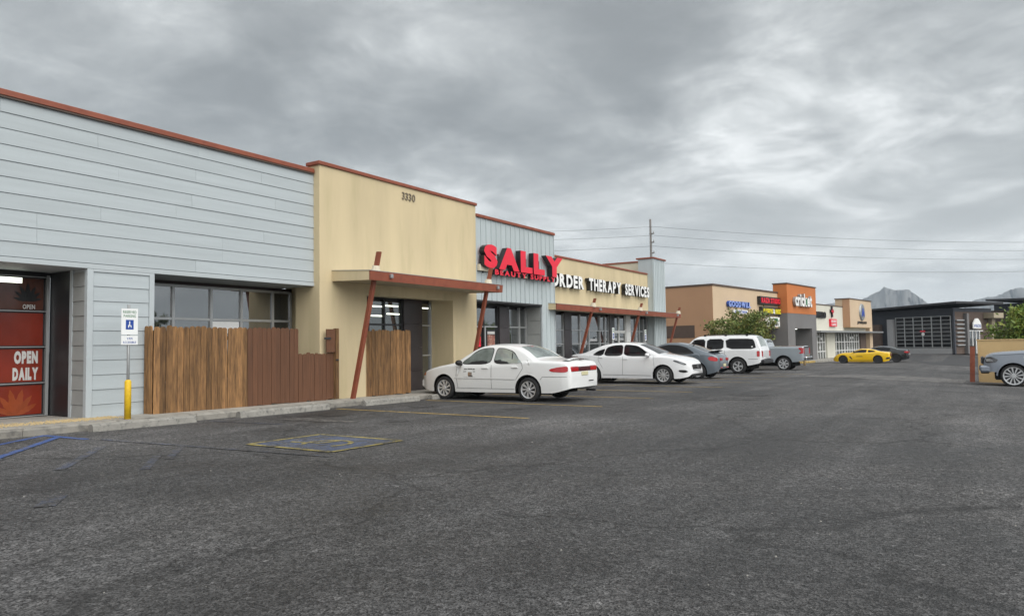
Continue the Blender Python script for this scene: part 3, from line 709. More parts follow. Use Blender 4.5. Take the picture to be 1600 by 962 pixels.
# ================================================================== THERAPY SHOP
HY = 14.1
the = thing('retail_shop', 'long low tan shop with white lettering and a long red canopy', 'shop', (30.5, HY, 0))
B(the, 'wall', ax1+.031, 36.9, HY, HY+.35, 2.62, 4.78, 'stucco')
B(the, 'coping', ax1+.031, 35.55, HY-.05, HY+.42, 4.782, 4.86, 'rust_red', .008)
B(the, 'roof', ax1, 36.2, HY+.42, 28, 4.2, 4.4, 'concrete')
B(the, 'storefront_back', ax1+.032, 36.1, HY+.16, HY+.3, -.5, 2.615, 'black_frame')
mx_ = [25.0, 25.66, 26.42]; grp = [(24.3, 25.66), (25.70, 26.38), (27.06, 27.86), (27.90, 28.72), (28.76, 29.84), (29.88, 30.40), (30.44, 30.80), (31.42, 31.96), (32.0, 32.72), (33.32, 34.0), (34.04, 34.5), (34.54, 35.05), (35.09, 35.58)]
for xa, xb in grp:
    door = 31.4 < xa < 32.9
    for z0, z1 in (((-.25, 1.72), (1.86, 2.45)) if door else ((-.2, .58), (.62, 1.23), (1.275, 1.80), (1.845, 2.45))):
        B(the, 'pane', xa+.02, xb-.02, HY+.10, HY+.11, z0, z1, 'glass')
    for xx in (xa, xb): B(the, 'mullion', xx-.021, xx+.021, HY+.05, HY+.15, -.4, 2.5, 'alu' if not door else 'letter_white')
    if not door:
        for zz in (.60, 1.252, 1.823): B(the, 'transom', xa+.022, xb-.022, HY+.06, HY+.14, zz-.02, zz+.02, 'alu')
    else: B(the, 'transom', xa+.022, xb-.022, HY+.06, HY+.14, 1.73, 1.85, 'letter_white')
for xa, xb in ((26.41, 27.03), (30.83, 31.39), (32.76, 33.29)):
    for k in range(4): B(the, 'column_panel', xa, xb, HY+.02, HY+.15, -.45+.76*k, -.45+.76*(k+1)-.008, 'dark_tile' if xa < 32 else 'letter_white')
canopy(the, 23.70, 37.45, 13.0, HY, 2.54, 2.76)
for xx in (26.85, 31.85, 37.1): lean_post(the, xx, 13.95, gz(xx, 10)+.10, 12.92, 3.10, 2.79)
for xx in (27.4, 32.5, 36.8): B(the, 'scupper', xx-.05, xx+.05, 12.9, 12.99, 2.62, 2.72, 'galv', .008)
# end pillar with ribbed panels and the parapet behind
B(the, 'end_pillar', 35.62, 37.3, 13.77, 14.6, -.6, 5.62, 'metal_panel')
ribs(the, 35.63, 37.29, 13.768, -.6, 5.62, .24); ribs(the, 13.78, 14.095, 35.619, -.6, 5.62, .25, axis='y')
B(the, 'coping', 35.56, 37.35, 13.70, 14.7, 5.622, 5.70, 'rust_red', .008)
B(the, 'parapet', 36.9, 37.2, 14.71, 17.2, 2.62, 5.62, 'stucco_cream'); B(the, 'coping', 36.85, 37.25, 14.71, 17.25, 5.622, 5.70, 'rust_red'); B(the, 'side_wall', 37.0, 37.25, 14.61, 28, -.7, 2.61, 'stucco')
tg = thing('shop_sign', 'white BORDER THERAPY SERVICES channel letters on the tan wall', 'sign', (30.0, HY-.02, 3.5))
letters(tg, 'BORDER', 24.35-30, 27.75-30, .06, .63, -.22, .20, 'letter_white', 'letter_black', bold=.045, gap=.12)
letters(tg, 'THERAPY', 28.25-30, 31.65-30, .06, .63, -.22, .20, 'letter_white', 'letter_black', bold=.045, gap=.12)
letters(tg, 'SERVICES', 32.15-30, 35.2-30, .06, .63, -.22, .20, 'letter_white', 'letter_black', bold=.045, gap=.12)
# accessible parking signs in front of it
def acc_sign(x, y, tilt, label):
    s = thing('parking_sign', label, 'sign', (x, y, gz(x, 10)+.11)); s.rotation_euler = (0, R(tilt), R(8))
    tube('post', [(-.06, .03, 0), (-.06, .03, 2.1)], .018, 'galv', s, 6); tube('post', [(.06, .03, 0), (.06, .03, 2.1)], .018, 'galv', s, 6)
    p = box('sign_plate', -.16, .16, -.004, .004, 1.62, 2.14, 'white_sign', s)
    box('emblem', -.10, .10, -.008, -.005, 1.68, 1.89, 'sign_blue', p); box('figure', -.035, .035, -.0115, -.009, 1.73, 1.85, 'white_sign', p)
    letters(p, 'RESERVED', -.13, .13, 2.05, 2.10, -.007, .002, 'sign_green', bold=.01); letters(p, 'PARKING', -.12, .12, 1.96, 2.01, -.007, .002, 'sign_green', bold=.01)
acc_sign(28.75, 13.0, 0, 'upright blue and white accessible parking sign in front of the dark column')
acc_sign(32.5, 13.0, -4, 'slightly leaning accessible parking sign beside the white entrance door')

# ================================================================== FAR STRIP
AB = math.atan(-.133)
def strip_root(name, label, cat, s):       # s = metres along the far strip's front
    return thing(name, label, cat, (56.9+s*math.cos(AB), 17.1+s*math.sin(AB), 0), AB)
gw = strip_root('retail_shop', 'beige stucco store with a brown side wall and blue lettering', 'shop', 0)
box('wall', 0, 14.3, 0, .4, 2.45, 5.72, 'beige', gw); box('wall', 0, 14.3, .6, .9, -1.2, 2.449, 'plum', gw); box('wall', 0, 8.6, .002, .599, -1.2, 2.448, 'beige', gw)
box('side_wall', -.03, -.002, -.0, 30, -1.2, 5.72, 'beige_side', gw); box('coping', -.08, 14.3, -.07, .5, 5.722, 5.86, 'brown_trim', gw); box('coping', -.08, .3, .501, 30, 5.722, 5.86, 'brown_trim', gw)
box('side_recess', -.06, -.031, 1.6, 5.2, 1.6, 2.6, 'brown_trim', gw); box('roof', .3, 14.3, .5, 30, 5.0, 5.2, 'concrete', gw)
box('alarm_box', -.12, -.031, 18.3, 19.2, 3.6, 4.0, 'letter_red', gw)
g1 = strip_root('shop_sign', 'blue GOODWILL channel letters on the beige store', 'sign', 0)
letters(g1, 'GOODWILL', 2.5, 7.1, 4.10, 4.62, -.26, .22, 'letter_pale_blue', 'sign_blue', bold=.05, gap=.12)
b_ = box('sub_panel', 3.6, 6.5, -.22, -.04, 3.56, 3.90, 'letter_white', g1); letters(g1, 'CAREER CENTER', 3.75, 6.35, 3.64, 3.83, -.235, .012, 'letter_blue', bold=.02)
g2 = strip_root('shop_sign', 'dark red arched RAZA STUDIO sign beside the orange tower', 'sign', 0)
box('backing', 9.2, 14.2, -.30, -.04, 4.55, 5.25, 'letter_black', g2); letters(g2, 'RAZA STUDIO', 9.45, 14.05, 4.66, 5.16, -.36, .055, 'letter_red', bold=.04, gap=.1)
g3 = strip_root('shop_sign', 'yellow ILLUSIONS & MAGIC letters on a black panel', 'sign', 0)
box('backing', 9.6, 14.2, -.30, -.04, 3.62, 4.32, 'letter_black', g3); letters(g3, 'ILLUSIONS', 9.85, 12.1, 3.72, 4.2, -.36, .055, 'letter_yellow', bold=.05, gap=.08)
letters(g3, '&', 12.25, 12.6, 3.72, 4.2, -.36, .055, 'letter_white', bold=.03); letters(g3, 'MAGIC', 12.75, 14.1, 3.72, 4.2, -.36, .055, 'letter_yellow', bold=.05, gap=.08)
g4 = strip_root('shop_sign', 'white box sign with a black and green print', 'sign', 0)
box('panel', 10.8, 13.6, -.4, -.04, 2.56, 3.42, 'letter_white', g4)
letters(g4, 'SPORT', 11.0, 12.2, 3.05, 3.3, -.412, .01, 'letter_black', bold=.03); letters(g4, 'BARBER', 11.1, 13.3, 2.66, 2.95, -.412, .01, 'letter_black', bold=.03); box('badge', 12.3, 13.1, -.412, -.402, 3.0, 3.32, 'sign_green', g4)

ort = strip_root('retail_shop', 'orange and grey stucco tower with the cell phone shop sign', 'shop', 0)
ox0, ox1, oy = 14.3, 22.75, -.9
box('wall', ox0, ox1, oy, .4, 3.84, 6.58, 'orange_stucco', ort); box('coping', ox0-.06, ox1+.06, oy-.06, .46, 6.582, 6.68, 'brown_trim', ort)
box('wall', ox0+.02, 16.3, oy+.02, 4, -1.3, 3.839, 'grey_stucco', ort); box('wall', 21.3, ox1-.02, oy+.02, 4, -1.3, 3.839, 'grey_stucco', ort); box('wall', 16.3, 21.3, oy+.021, .6, 2.42, 3.838, 'grey_stucco', ort)
box('entrance_back', 16.3, 21.3, 1.4, 1.6, -1.3, 2.6, 'plum', ort); box('ceiling_light', 16.9, 19.2, -.1, .4, 2.36, 2.41, 'lamp_tube', ort)
for k in range(3):
    for z0, z1 in ((-1.0, .5), (.6, 1.9)): box('pane', 16.75+k*.85, 17.45+k*.85, 1.36, 1.38, z0, z1, 'glass_lit', ort)
for k in range(4): box('mullion', 16.58+k*.85, 16.70+k*.85, 1.30, 1.35, -1.1, 2.0, 'letter_white', ort)
cr = strip_root('shop_sign', 'white rounded cricket letters with a green mark on the orange tower', 'sign', 0)
letters(cr, 'cricket', 15.7, 20.6, 4.55, 5.85, oy-.3, .26, 'letter_white', 'galv', bold=.04, gap=.04, caph=.80)
box('spark', 18.7, 19.1, oy-.33, oy-.31, 4.7, 5.3, 'sign_green', cr)
crm = strip_root('retail_shop', 'cream stucco shop with white framed glass doors and a grey awning', 'shop', 0)
box('wall', 22.76, 46, 0, .5, 2.2, 5.04, 'cream_stucco', crm); box('coping', 22.76, 36, -.05, .6, 5.042, 5.14, 'brown_trim', crm); box('roof', 22.8, 46, .6, 24, 4.3, 4.5, 'concrete', crm)
box('awning', 22.77, 48.5, -1.3, -.003, 2.06, 2.24, 'galv', crm); box('store_back', 22.77, 46, .3, .5, -1.4, 2.198, 'glass_dark', crm)
box('pier', 28.9, 31.9, -.05, .299, -1.4, 2.05, 'cream_stucco', crm); box('pier', 22.77, 23.5, -.05, .299, -1.4, 2.05, 'grey_stucco', crm); box('pier', 42.5, 45.0, -.05, .299, -1.4, 2.05, 'brown_wall', crm)
for (a, b, n) in ((23.55, 28.85, 6), (31.95, 36.2, 4), (36.4, 42.4, 6)):
    st = (b-a)/n
    for k in range(n):
        for z0, z1 in ((-1.0, .0), (.05, .95), (1.05, 1.95)): box('pane', a+k*st+.07, a+(k+1)*st-.07, .2, .22, z0, z1, 'glass_lit' if k % 3 else 'glass', crm)
    for k in range(n+1): box('mullion', a+k*st-.06, a+k*st+.06, .12, .26, -1.2, 2.0, 'letter_white', crm)
    for zz in (-1.06, .025, 1.0): boxes('transom', [(a+k*st+.062, a+(k+1)*st-.062, .14, .25, zz-.045, zz+.045) for k in range(n)], 'letter_white', crm)
rr = random.Random(9)
for k in range(14):
    xx = rr.choice([rr.uniform(23.8, 28), rr.uniform(36.6, 41.8), rr.uniform(36.6, 41.8)]); zz = rr.uniform(.1, 1.7); box('notice', xx, xx+.55, .185, .198, zz, zz+.28, 'white_sign', crm)
for (xa, ya) in ((39, 6), (43.5, 9), (27, 8)): box('roof_unit', xa, xa+2.2, ya, ya+1.8, 4.5, 6.3, 'galv', crm, .05)
c1 = strip_root('shop_sign', 'black FIGARELLO lettering on the cream wall', 'sign', 0)
letters(c1, 'FIGARELLO', 23.2, 28.6, 3.62, 4.35, -.16, .14, 'letter_black', bold=.05, gap=.1)
c2 = strip_root('shop_sign', 'dark red and black cross on the cream wall', 'sign', 0)
boxes('cross', [(30.75, 31.05, -.18, -.02, 3.78, 5.0), (30.35, 31.45, -.16, -.02, 4.3, 4.62)], 'letter_black', c2); boxes('cross_face', [(30.45, 31.35, -.2, -.181, 4.38, 4.54), (30.82, 30.98, -.21, -.201, 4.1, 4.75)], 'letter_red', c2)
c3 = strip_root('shop_sign', 'red rectangular URGENT CARE panel under the cross', 'sign', 0)
box('panel', 30.0, 32.3, -.2, -.02, 2.75, 3.58, 'letter_red', c3); letters(c3, 'URGENT', 30.15, 32.15, 3.2, 3.48, -.215, .012, 'letter_white', bold=.03); letters(c3, 'CARE', 30.3, 32.0, 2.84, 3.12, -.215, .012, 'letter_white', bold=.03)
tn = strip_root('retail_shop', 'salmon tan stucco tower at the end of the far strip', 'shop', 0)
box('wall', 35.4, 44.9, -.8, .8, 2.72, 5.98, 'beige', tn); box('coping', 35.3, 45, -.87, .86, 5.982, 6.08, 'brown_trim', tn); box('wall', 45.1, 46.4, -.5, 4, -1.4, 5.2, 'beige', tn)
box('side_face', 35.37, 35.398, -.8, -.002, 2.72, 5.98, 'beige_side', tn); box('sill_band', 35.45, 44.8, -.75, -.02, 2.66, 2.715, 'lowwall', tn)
t1 = strip_root('shop_sign', 'silver round emblem sign with dark lettering below it', 'sign', 0)
bm = bmesh.new(); bmesh.ops.create_cone(bm, cap_ends=True, segments=24, radius1=1.05, radius2=.95, depth=.15, matrix=Matrix.Translation((40.3, -.9, 4.55)) @ Matrix.Rotation(R(90), 4, 'X')); put('disc', bmesh_to('disc', bm, 'galv'), t1)
letters(t1, 'A', 39.7, 40.9, 4.0, 5.1, -1.03, .04, 'letter_blue', bold=.03); letters(t1, 'JEWELERS', 38.3, 42.4, 3.15, 3.45, -.86, .05, 'letter_black', bold=.03)
# kerb and pavement of the far strip
fw_ = tag(put('sidewalk', None, None, (56.9, 17.1, 0), AB), kind='structure')
for k in range(16):
    xa = 8+k*2.5
    sx = 56.9+xa*math.cos(AB); o = box('slab', xa, xa+2.49, -2.6, -.06, -1.6, gz(sx, 12)+.15, 'concrete', fw_)
for k in range(9): box('kerb', 10+k*2.0, 11.9+k*2.0, -2.76, -2.605, -1.6, gz(56.9+(10+k*2), 12)+.16, 'paint_line' if k < 3 else 'concrete', fw_)
bol = tag(tube('bollard', [(59.6, 10.9, gz(59, 11)), (59.6, 10.9, gz(59, 11)+1.0), (59.6, 10.9, gz(59, 11)+1.06)], [.09, .09, .05], 'lowwall', None, 12), 'pale yellow steel bollard behind the silver pickup', 'bollard')

# ================================================================== BLACK BUILDING at the far end
def sw(name, y0, y1, x0, x1, z0, z1, m, root): return box(name, x0, x1, y0, y1, z0, z1, m, root)
bk = thing('modern_building', 'charcoal building with a big gridded window wall and an overhanging roof', 'building', (112, 1.8, -.86), R(-30))
sw('wall', 0, 14.5, .3, 9, 0, 5.6, 'charcoal', bk)
prism('roof', [(-1.3, 6.62), (15.5, 6.1), (15.5, 6.35), (-1.3, 6.9)], 'x', -1.3, 9.5, 'charcoal_roof', bk)
sw('wall', .02, 14.4, .28, 8.9, 5.6, 6.1, 'charcoal', bk)
sw('tower', 8.4, 9.3, -.25, .29, 0, 4.9, 'grey_panel', bk); sw('annex', 10.4, 13.2, -.5, .29, 0, 4.2, 'brown_wall', bk); sw('annex', 13.3, 14.4, -.4, .29, 0, 3.7, 'grey_panel', bk)
sw('plinth', .3, 8.2, .05, .29, 0, .8, 'grey_panel', bk)
for i in range(6):
    for j in range(8):
        sw('pane', .4+i*1.3+.06, .4+(i+1)*1.3-.06, .2, .24, .9+j*.52+.05, .9+(j+1)*.52-.05, 'glass_tint', bk)
for i in range(7): sw('mullion', .4+i*1.3-.05, .4+i*1.3+.05, .1, .26, .85, 5.1, 'alu', bk)
for j in range(9): sw('transom', .36, 8.24, .12, .25, .9+j*.52-.03, .9+j*.52+.03, 'alu', bk)
sw('corner_post', -.12, .12, .0, .3, 0, 6.1, 'charcoal', bk)
sw('side_wall', -.02, .2, .32, 8.8, 0, 5.6, 'brown_wall', bk)
for j in range(7): sw('louvre', -.30, -.03, .4, 2.1, 1.1+j*.55, 1.25+j*.55, 'alu', bk)
sw('pilaster', -.5, -.03, 2.3, 2.75, 0, 5.4, 'grey_stucco', bk); sw('door_glass', -.12, -.03, 3.0, 5.6, 0, 3.2, 'glass', bk)
for yy in (3.0, 3.9, 4.7, 5.5): sw('door_stile', -.2, -.121, yy, yy+.12, 0, 3.0, 'letter_white', bk)
sw('door_rail', -.2, -.121, 2.9, 6.4, 3.0, 3.1, 'letter_white', bk); sw('pilaster', -.5, -.03, 8.0, 8.8, 0, 4.74, 'soffit', bk); sw('canopy_block', -1.4, -.03, 6.9, 9.2, 4.75, 5.45, 'soffit', bk)
vg = thing('shop_sign', 'white arched VIGOS sign above the charcoal building entrance', 'sign', (112, 1.8, -.86), R(-30))
prism('panel', [(3.5, 3.35), (5.3, 3.35), (5.3, 4.0), (5.0, 4.4), (4.65, 4.7), (4.15, 4.7), (3.8, 4.4), (3.5, 4.0)], 'y', -.6, -.45, 'letter_white', vg)
letters(vg, 'VIGOS', 3.62, 5.18, 3.5, 3.95, -.615, .012, 'sign_blue', bold=.03)
wl = thing('window_neon', 'small red and white lamp in the gridded window', 'neon sign', (112, 1.8, -.86), R(-30))
bm = bmesh.new(); bmesh.ops.create_cone(bm, cap_ends=True, segments=16, radius1=.22, radius2=.22, depth=.06, matrix=Matrix.Translation((.07, 4.2, 2.7)) @ Matrix.Rotation(R(90), 4, 'Y')); put('disc', bmesh_to('disc', bm, 'letter_white'), wl); sw('flag', 3.9, 4.6, .05, .09, 3.0, 3.2, 'letter_red', wl)
b2 = thing('modern_building', 'second dark low building with a flat projecting roof behind the leafy tree', 'building', (150, -6, .1), R(-20))
sw('wall', -14, 5, 0, 14, -1, 5.8, 'brown_wall', b2); prism('roof', [(-20, 6.9), (2.6, 7.4), (2.6, 7.7), (-20, 7.3)], 'x', -3, 16, 'charcoal_roof', b2); sw('wall', -13, 2.4, .02, 13.9, 5.8, 6.9, 'charcoal', b2)
prism('buttress', [(-5, 0), (-3.4, 0), (.4, 5.7), (-.8, 5.7)], 'x', -1.2, -.02, 'grey_stucco', b2)
for k in range(3): sw('window', -12+k*2.4, -10+k*2.4, -.06, -.01, 1.2, 4.2, 'glass', b2)
# low wall and red post on the right
lw = thing('low_wall', 'tan stucco perimeter wall behind the silver pickup', 'wall', (36.2, -.25, gz(36, -1)))
box('wall', 0, .22, -16, 0, -.4, 1.75, 'lowwall', lw, .01); box('cap', -.02, .24, -16, .02, 1.751, 1.80, 'lowwall', lw)
rp = thing('steel_post', 'rusty red steel post leaning at the end of the tan wall', 'post', (36.0, -.02, gz(36, 0))); rp.rotation_euler = (R(2.2), 0, 0)
box('post', -.09, .09, -.09, .09, -.2, 1.48, 'rust_red', rp, .006); box('cap', -.1, .1, -.1, .1, 1.481, 1.51, 'brown_trim', rp)

# power pole and wires
pp = thing('power_pole', 'tall wooden power pole with insulators behind the pale pillar', 'pole', (70, 27.25, -.8))
tube('pole', [(0, 0, 0), (0, 0, 14.7)], [.17, .10], 'pole_wood', pp, 10)
for z in (13.2, 12.3, 11.2, 9.6): box('bracket', -.08, .08, -.35, .1, z-.05, z+.05, 'pole_wood', pp); tube('insulator', [(0, -.32, z+.05), (0, -.32, z+.25)], .05, 'galv', pp, 6)
for i, (z, zr, zl) in enumerate(((13.1, 13.2, 12.5), (12.2, 12.2, 11.8), (11.1, 11.3, 10.6), (9.4, 10.2, 9.0))):
    for side, end in ((1, Vector((125, -32, zr+.4))), (-1, Vector((40, 62, zl)))):
        a = Vector((70, 26.93, z)); pts = []
        for k in range(17):
            t = k/16; p = a.lerp(end, t); p.z -= 4*t*(1-t)*(1.4 if side > 0 else .6); pts.append(p)
        nm = ('highest', 'second', 'third', 'lowest')[i]
        tag(tube('power_line', pts, .014, 'wire', None, 5), nm+' power line running '+('right over the far shops' if side > 0 else 'left behind the pale pillar'), 'power line', 'overhead power lines')

# ================================================================== TREES
def tree(label, loc, h, rx, ry, rz, m, nleaf, seed, leaf=.11, trunk_h=None, group=None):
    rnd = random.Random(seed); t = thing('tree', label, 'tree', loc, 0, group)
    bm = bmesh.new(); tips = []
    th = trunk_h or h*.35
    base = [(0, 0, -.1), (.05, .02, th*.5), (.02, -.03, th)]
    tube_bm(bm, base, [.14, .11, .09], 8)
    for k in range(11):
        a = k*2.4+rnd.random(); el = rnd.uniform(.35, 1.2); L = rnd.uniform(.55, 1.0)
        e = Vector((math.cos(a)*rx*L*math.cos(el)*1.1, math.sin(a)*ry*L*math.cos(el)*1.1, th+(h-th)*.85*math.sin(el)*L))
        s = Vector((.02, -.03, th*rnd.uniform(.7, 1.0))); mid = s.lerp(e, .5)+Vector((rnd.uniform(-.15, .15), rnd.uniform(-.15, .15), .15))
        tube_bm(bm, [s, mid, e], [.06, .035, .012], 5)
        tips += [mid.lerp(e, f)+Vector((rnd.uniform(-.3, .3), rnd.uniform(-.3, .3), rnd.uniform(-.2, .3))) for f in (.1, .5, .8, 1.0)]
    put('trunk', bmesh_to('trunk', bm, 'bark', True), t)
    # clumps of leaf-sized faces around the twigs
    cz = th+(h-th)*.5; cl = list(tips)
    for k in range(34):
        a = rnd.random()*6.28; u = rnd.uniform(-1, 1); r = rnd.uniform(.45, 1.12); q = math.sqrt(1-u*u)
        cl.append(Vector((rx*r*q*math.cos(a), ry*r*q*math.sin(a), cz+rz*r*u*.9)))
    V = []; F = []
    for k in range(nleaf):
        c = cl[int(rnd.random()*len(cl))]; p = c+Vector((rnd.gauss(0, .26), rnd.gauss(0, .26), rnd.gauss(0, .19)))
        n = Vector((rnd.gauss(0, 1), rnd.gauss(0, 1), rnd.gauss(.5, .8))).normalized(); a = n.orthogonal().normalized(); a.rotate(Matrix.Rotation(rnd.random()*6.28, 3, n)); b = n.cross(a)
        s = leaf*rnd.uniform(.6, 1.25); i = len(V); V += [p-a*s, p+b*s*.42, p+a*s, p-b*s*.42]; F.append((i, i+1, i+2, i+3))
    put('crown', mesh('crown', V, F, m), t)
    return t
tree('bushy olive green tree in front of the blue lettered beige store', (52.5, 13.7, gz(52, 12)), 4.05, 2.35, 2.3, 1.6, 'leaf_a', 10500, 11, .13, 1.3)
tree('yellow green leafy tree rising over the tan wall', (47.0, -3.0, gz(47, -3)), 3.5, 2.0, 1.9, 1.4, 'leaf_b', 12000, 12, .12, 1.1)
tree('yellow green leafy tree rising over the tan wall by its outer end', (50.0, -8.2, gz(47, -3)), 4.0, 2.4, 2.4, 1.5, 'leaf_b', 9000, 13, .13, 1.1)
# trees across the lot, seen in the shop windows
for k, (x, y, h) in enumerate(((30, -44, 6.5), (41, -42, 7.5), (8, -46, 6.0))):
    tree('leafy tree across the lot mirrored in the shop windows', (x, y, gz(x, y)), h, 2.9, 2.9, 2.4, 'leaf_a', 3500, 30+k, .32, 2.0, 'trees across the lot')
# ================================================================== CARS
def pchip(P):
    xs = [p[0] for p in P]; ys = [p[1] for p in P]; n = len(P)
    h = [xs[i+1]-xs[i] for i in range(n-1)]; d = [(ys[i+1]-ys[i])/h[i] for i in range(n-1)]
    m = [d[0]]+[0 if d[i-1]*d[i] <= 0 else 2*d[i-1]*d[i]/(d[i-1]+d[i]) for i in range(1, n-1)]+[d[-1]]
    def f(x):
        if x <= xs[0]: return ys[0]
        if x >= xs[-1]: return ys[-1]
        i = 0
        while x > xs[i+1]: i += 1
        t = (x-xs[i])/h[i]; a = t*t*(3-2*t)
        return ys[i]*(1-a)+ys[i+1]*a+h[i]*(m[i]*t*(1-t)**2-m[i+1]*t*t*(1-t))
    return f
class Car:
    def __init__(s, label, loc, rotz, paint, top, W, width, belt, low, wheels, r, arch, tum=.33, inset=.03, crown=.035, rad=.07, scale=1., name='parked_car', cat='car', group='cars parked in the lot', tuck=.07):
        s.root = thing(name, label, cat, loc, rotz, group); s.root.scale = (scale,)*3
        s.top = pchip(top); s.wf = pchip(width); s.belt = pchip(belt); s.lowf = pchip(low); s.W = W; s.r = r
        s.x0, s.x1 = top[0][0], top[-1][0]; s.tum, s.inset, s.crown, s.rad, s.tuck = tum, inset, crown, rad, tuck; s.wheels = wheels; s.arch = arch
        s.paint = paint; s.body()
    def low(s, x):
        z = s.lowf(x)
        for xw in s.wheels:
            d = abs(x-xw)
            if d < s.arch: z = max(z, s.r+math.sqrt(max(0, s.arch**2-d*d)))
        return z
    def rr(s, x): return min(s.rad, .45*max(.02, s.top(x)-s.lowf(x)))
    def yside(s, x, z):
        W = s.W*s.wf(x); b = s.belt(x); zt = s.top(x)
        y = W
        zm = .55
        if z < zm: y -= s.tuck*((zm-z)/zm)**1.6
        if z > zm: y -= .018*((z-zm)/max(.05, b-zm))**2 if z < b else .018
        if z > b: y -= s.inset*min(1, (z-b)/.03)+s.tum*(z-b)+.12*max(0, z-b)**2
        r = s.rr(x); e = z-(zt-r)
        if e > 0: y -= r-math.sqrt(max(0, r*r-e*e))
        return max(.02, y)
    def ztop(s, x, y):
        zt = s.top(x); ye = s.yside(x, zt)
        return zt+s.crown*(1-min(1, (y/ye)**2)) if ye > .03 else zt
    def body(s):
        X = set()
        n = 74
        for i in range(n+1):
            t = i/n; X.add(round(s.x0+(s.x1-s.x0)*t, 4))
        for k in range(1, 9):
            for e, sg in ((s.x0, 1), (s.x1, -1)): X.add(round(e+sg*.0045*k*k, 4))
        for xw in s.wheels:
            for k in range(17): X.add(round(xw+s.arch*math.cos(math.pi*k/16), 4))
            X.add(round(xw-s.arch-.004, 4)); X.add(round(xw+s.arch+.004, 4))
        X = sorted(x for x in X if s.x0 <= x <= s.x1); NS = 16; NA = 5; NT = 6
        rings = []
        for x in X:
            zb, zt = s.low(x), s.top(x); r = s.rr(x); zb = min(zb, zt-r-.02); ring = []
            bl = s.belt(x); hi = zt-r
            if hi > bl+.09 and zb < bl-.05: zl = [zb+(bl-zb)*i/8 for i in range(9)]+[bl+.03]+[bl+.03+(hi-bl-.03)*i/7 for i in range(1, 8)]
            else: zl = [zb+(hi-zb)*i/NS for i in range(NS+1)]
            for z in zl: ring.append((x, s.yside(x, z), z))
            for i in range(1, NA+1):
                a = math.pi/2*i/NA; z = zt-r+r*math.sin(a); ring.append((x, s.yside(x, z), z))
            ye = ring[-1][1]
            for i in range(1, NT+1):
                y = ye*(1-i/NT); ring.append((x, y, s.ztop(x, y)))
            rings.append(ring+[(p[0], -p[1], p[2]) for p in ring[-2::-1]])
        V = [p for q in rings for p in q]; m = len(rings[0]); F = []
        for i in range(len(rings)-1):
            for k in range(m-1): F.append((i*m+k, i*m+k+1, (i+1)*m+k+1, (i+1)*m+k))
        F.append(tuple(range(m))); F.append(tuple(range((len(rings)-1)*m+m-1, (len(rings)-1)*m-1, -1)))
        me = mesh('body', V, F, s.paint, True)
        bm = bmesh.new(); bm.from_mesh(me); bmesh.ops.recalc_face_normals(bm, faces=bm.faces)
        if sum(f.normal.y*f.calc_center_median().y for f in bm.faces) < 0: bmesh.ops.reverse_faces(bm, faces=bm.faces)
        bm.to_mesh(me); bm.free()
        s.b = put('body', me, s.root)
        # dark underbody and wheel wells
        boxes('underbody', [(s.x0+.55, s.x1-.4, -s.W*.80, s.W*.80, s.r*.62, s.r*1.15)], 'well', s.root)
        for xw in s.wheels:
            for sg in (1, -1):
                bm = bmesh.new(); L = []
                for k in range(13):
                    a = math.pi*k/12; x = xw+s.arch*math.cos(a); z = s.r+s.arch*math.sin(a)
                    L.append((bm.verts.new((x, sg*(s.yside(x, z)-.006), z)), bm.verts.new((x, sg*(s.W-.42), z))))
                for p, q in zip(L, L[1:]): bm.faces.new((p[0], q[0], q[1], p[1]))
                bm.faces.new([q[1] for q in L])
                put('wheel_well', bmesh_to('wheel_well', bm, 'well'), s.root)
    # ---- overlays following the skin
    def side(s, name, poly, m, sgs=(1, -1), off=.005, parent=None, sub=0, label=None):
        for sg in sgs:
            bm = bmesh.new(); vs = [bm.verts.new((x, 0, z)) for x, z in poly]; bm.faces.new(vs)
            if sub:
                lo = min(p[0] for p in poly); hi = max(p[0] for p in poly); t = lo+sub
                while t < hi-.01:
                    bmesh.ops.bisect_plane(bm, geom=bm.verts[:]+bm.edges[:]+bm.faces[:], plane_co=(t, 0, 0), plane_no=(1, 0, 0)); t += sub
                lo = min(p[1] for p in poly); hi = max(p[1] for p in poly); t = lo+sub
                while t < hi-.01:
                    bmesh.ops.bisect_plane(bm, geom=bm.verts[:]+bm.edges[:]+bm.faces[:], plane_co=(0, 0, t), plane_no=(0, 0, 1)); t += sub
            for v in bm.verts: v.co.y = sg*(s.yside(v.co.x, v.co.z)+off)
            bmesh.ops.recalc_face_normals(bm, faces=bm.faces)
            if sum(f.normal.y for f in bm.faces)*sg < 0: bmesh.ops.reverse_faces(bm, faces=bm.faces)
            me = bpy.data.meshes.new(name); bm.to_mesh(me); bm.free(); me.materials.append(MT[m])
            o = put(name, me, parent or s.root)
            if label: o['label'] = label
        return o
    def line(s, name, pts, wd, m='rubber', sgs=(1, -1), off=.003):
        for sg in sgs:
            V = []; F = []; n = len(pts)
            dense = []
            for a, b in zip(pts, pts[1:]):
                k = max(1, int(math.hypot(b[0]-a[0], b[1]-a[1])/.06)); dense += [(a[0]+(b[0]-a[0])*i/k, a[1]+(b[1]-a[1])*i/k) for i in range(k)]
            dense.append(pts[-1])
            for i, (x, z) in enumerate(dense):
                a = dense[max(0, i-1)]; b = dense[min(len(dense)-1, i+1)]; d = Vector((b[0]-a[0], b[1]-a[1])).normalized()*wd/2
                for q in ((x-d.y, z+d.x), (x+d.y, z-d.x)): V.append((q[0], sg*(s.yside(*q)+off), q[1]))
            F = [(2*i, 2*i+1, 2*i+3, 2*i+2) for i in range(len(dense)-1)]
            put(name, mesh(name, V, F, m), s.root)
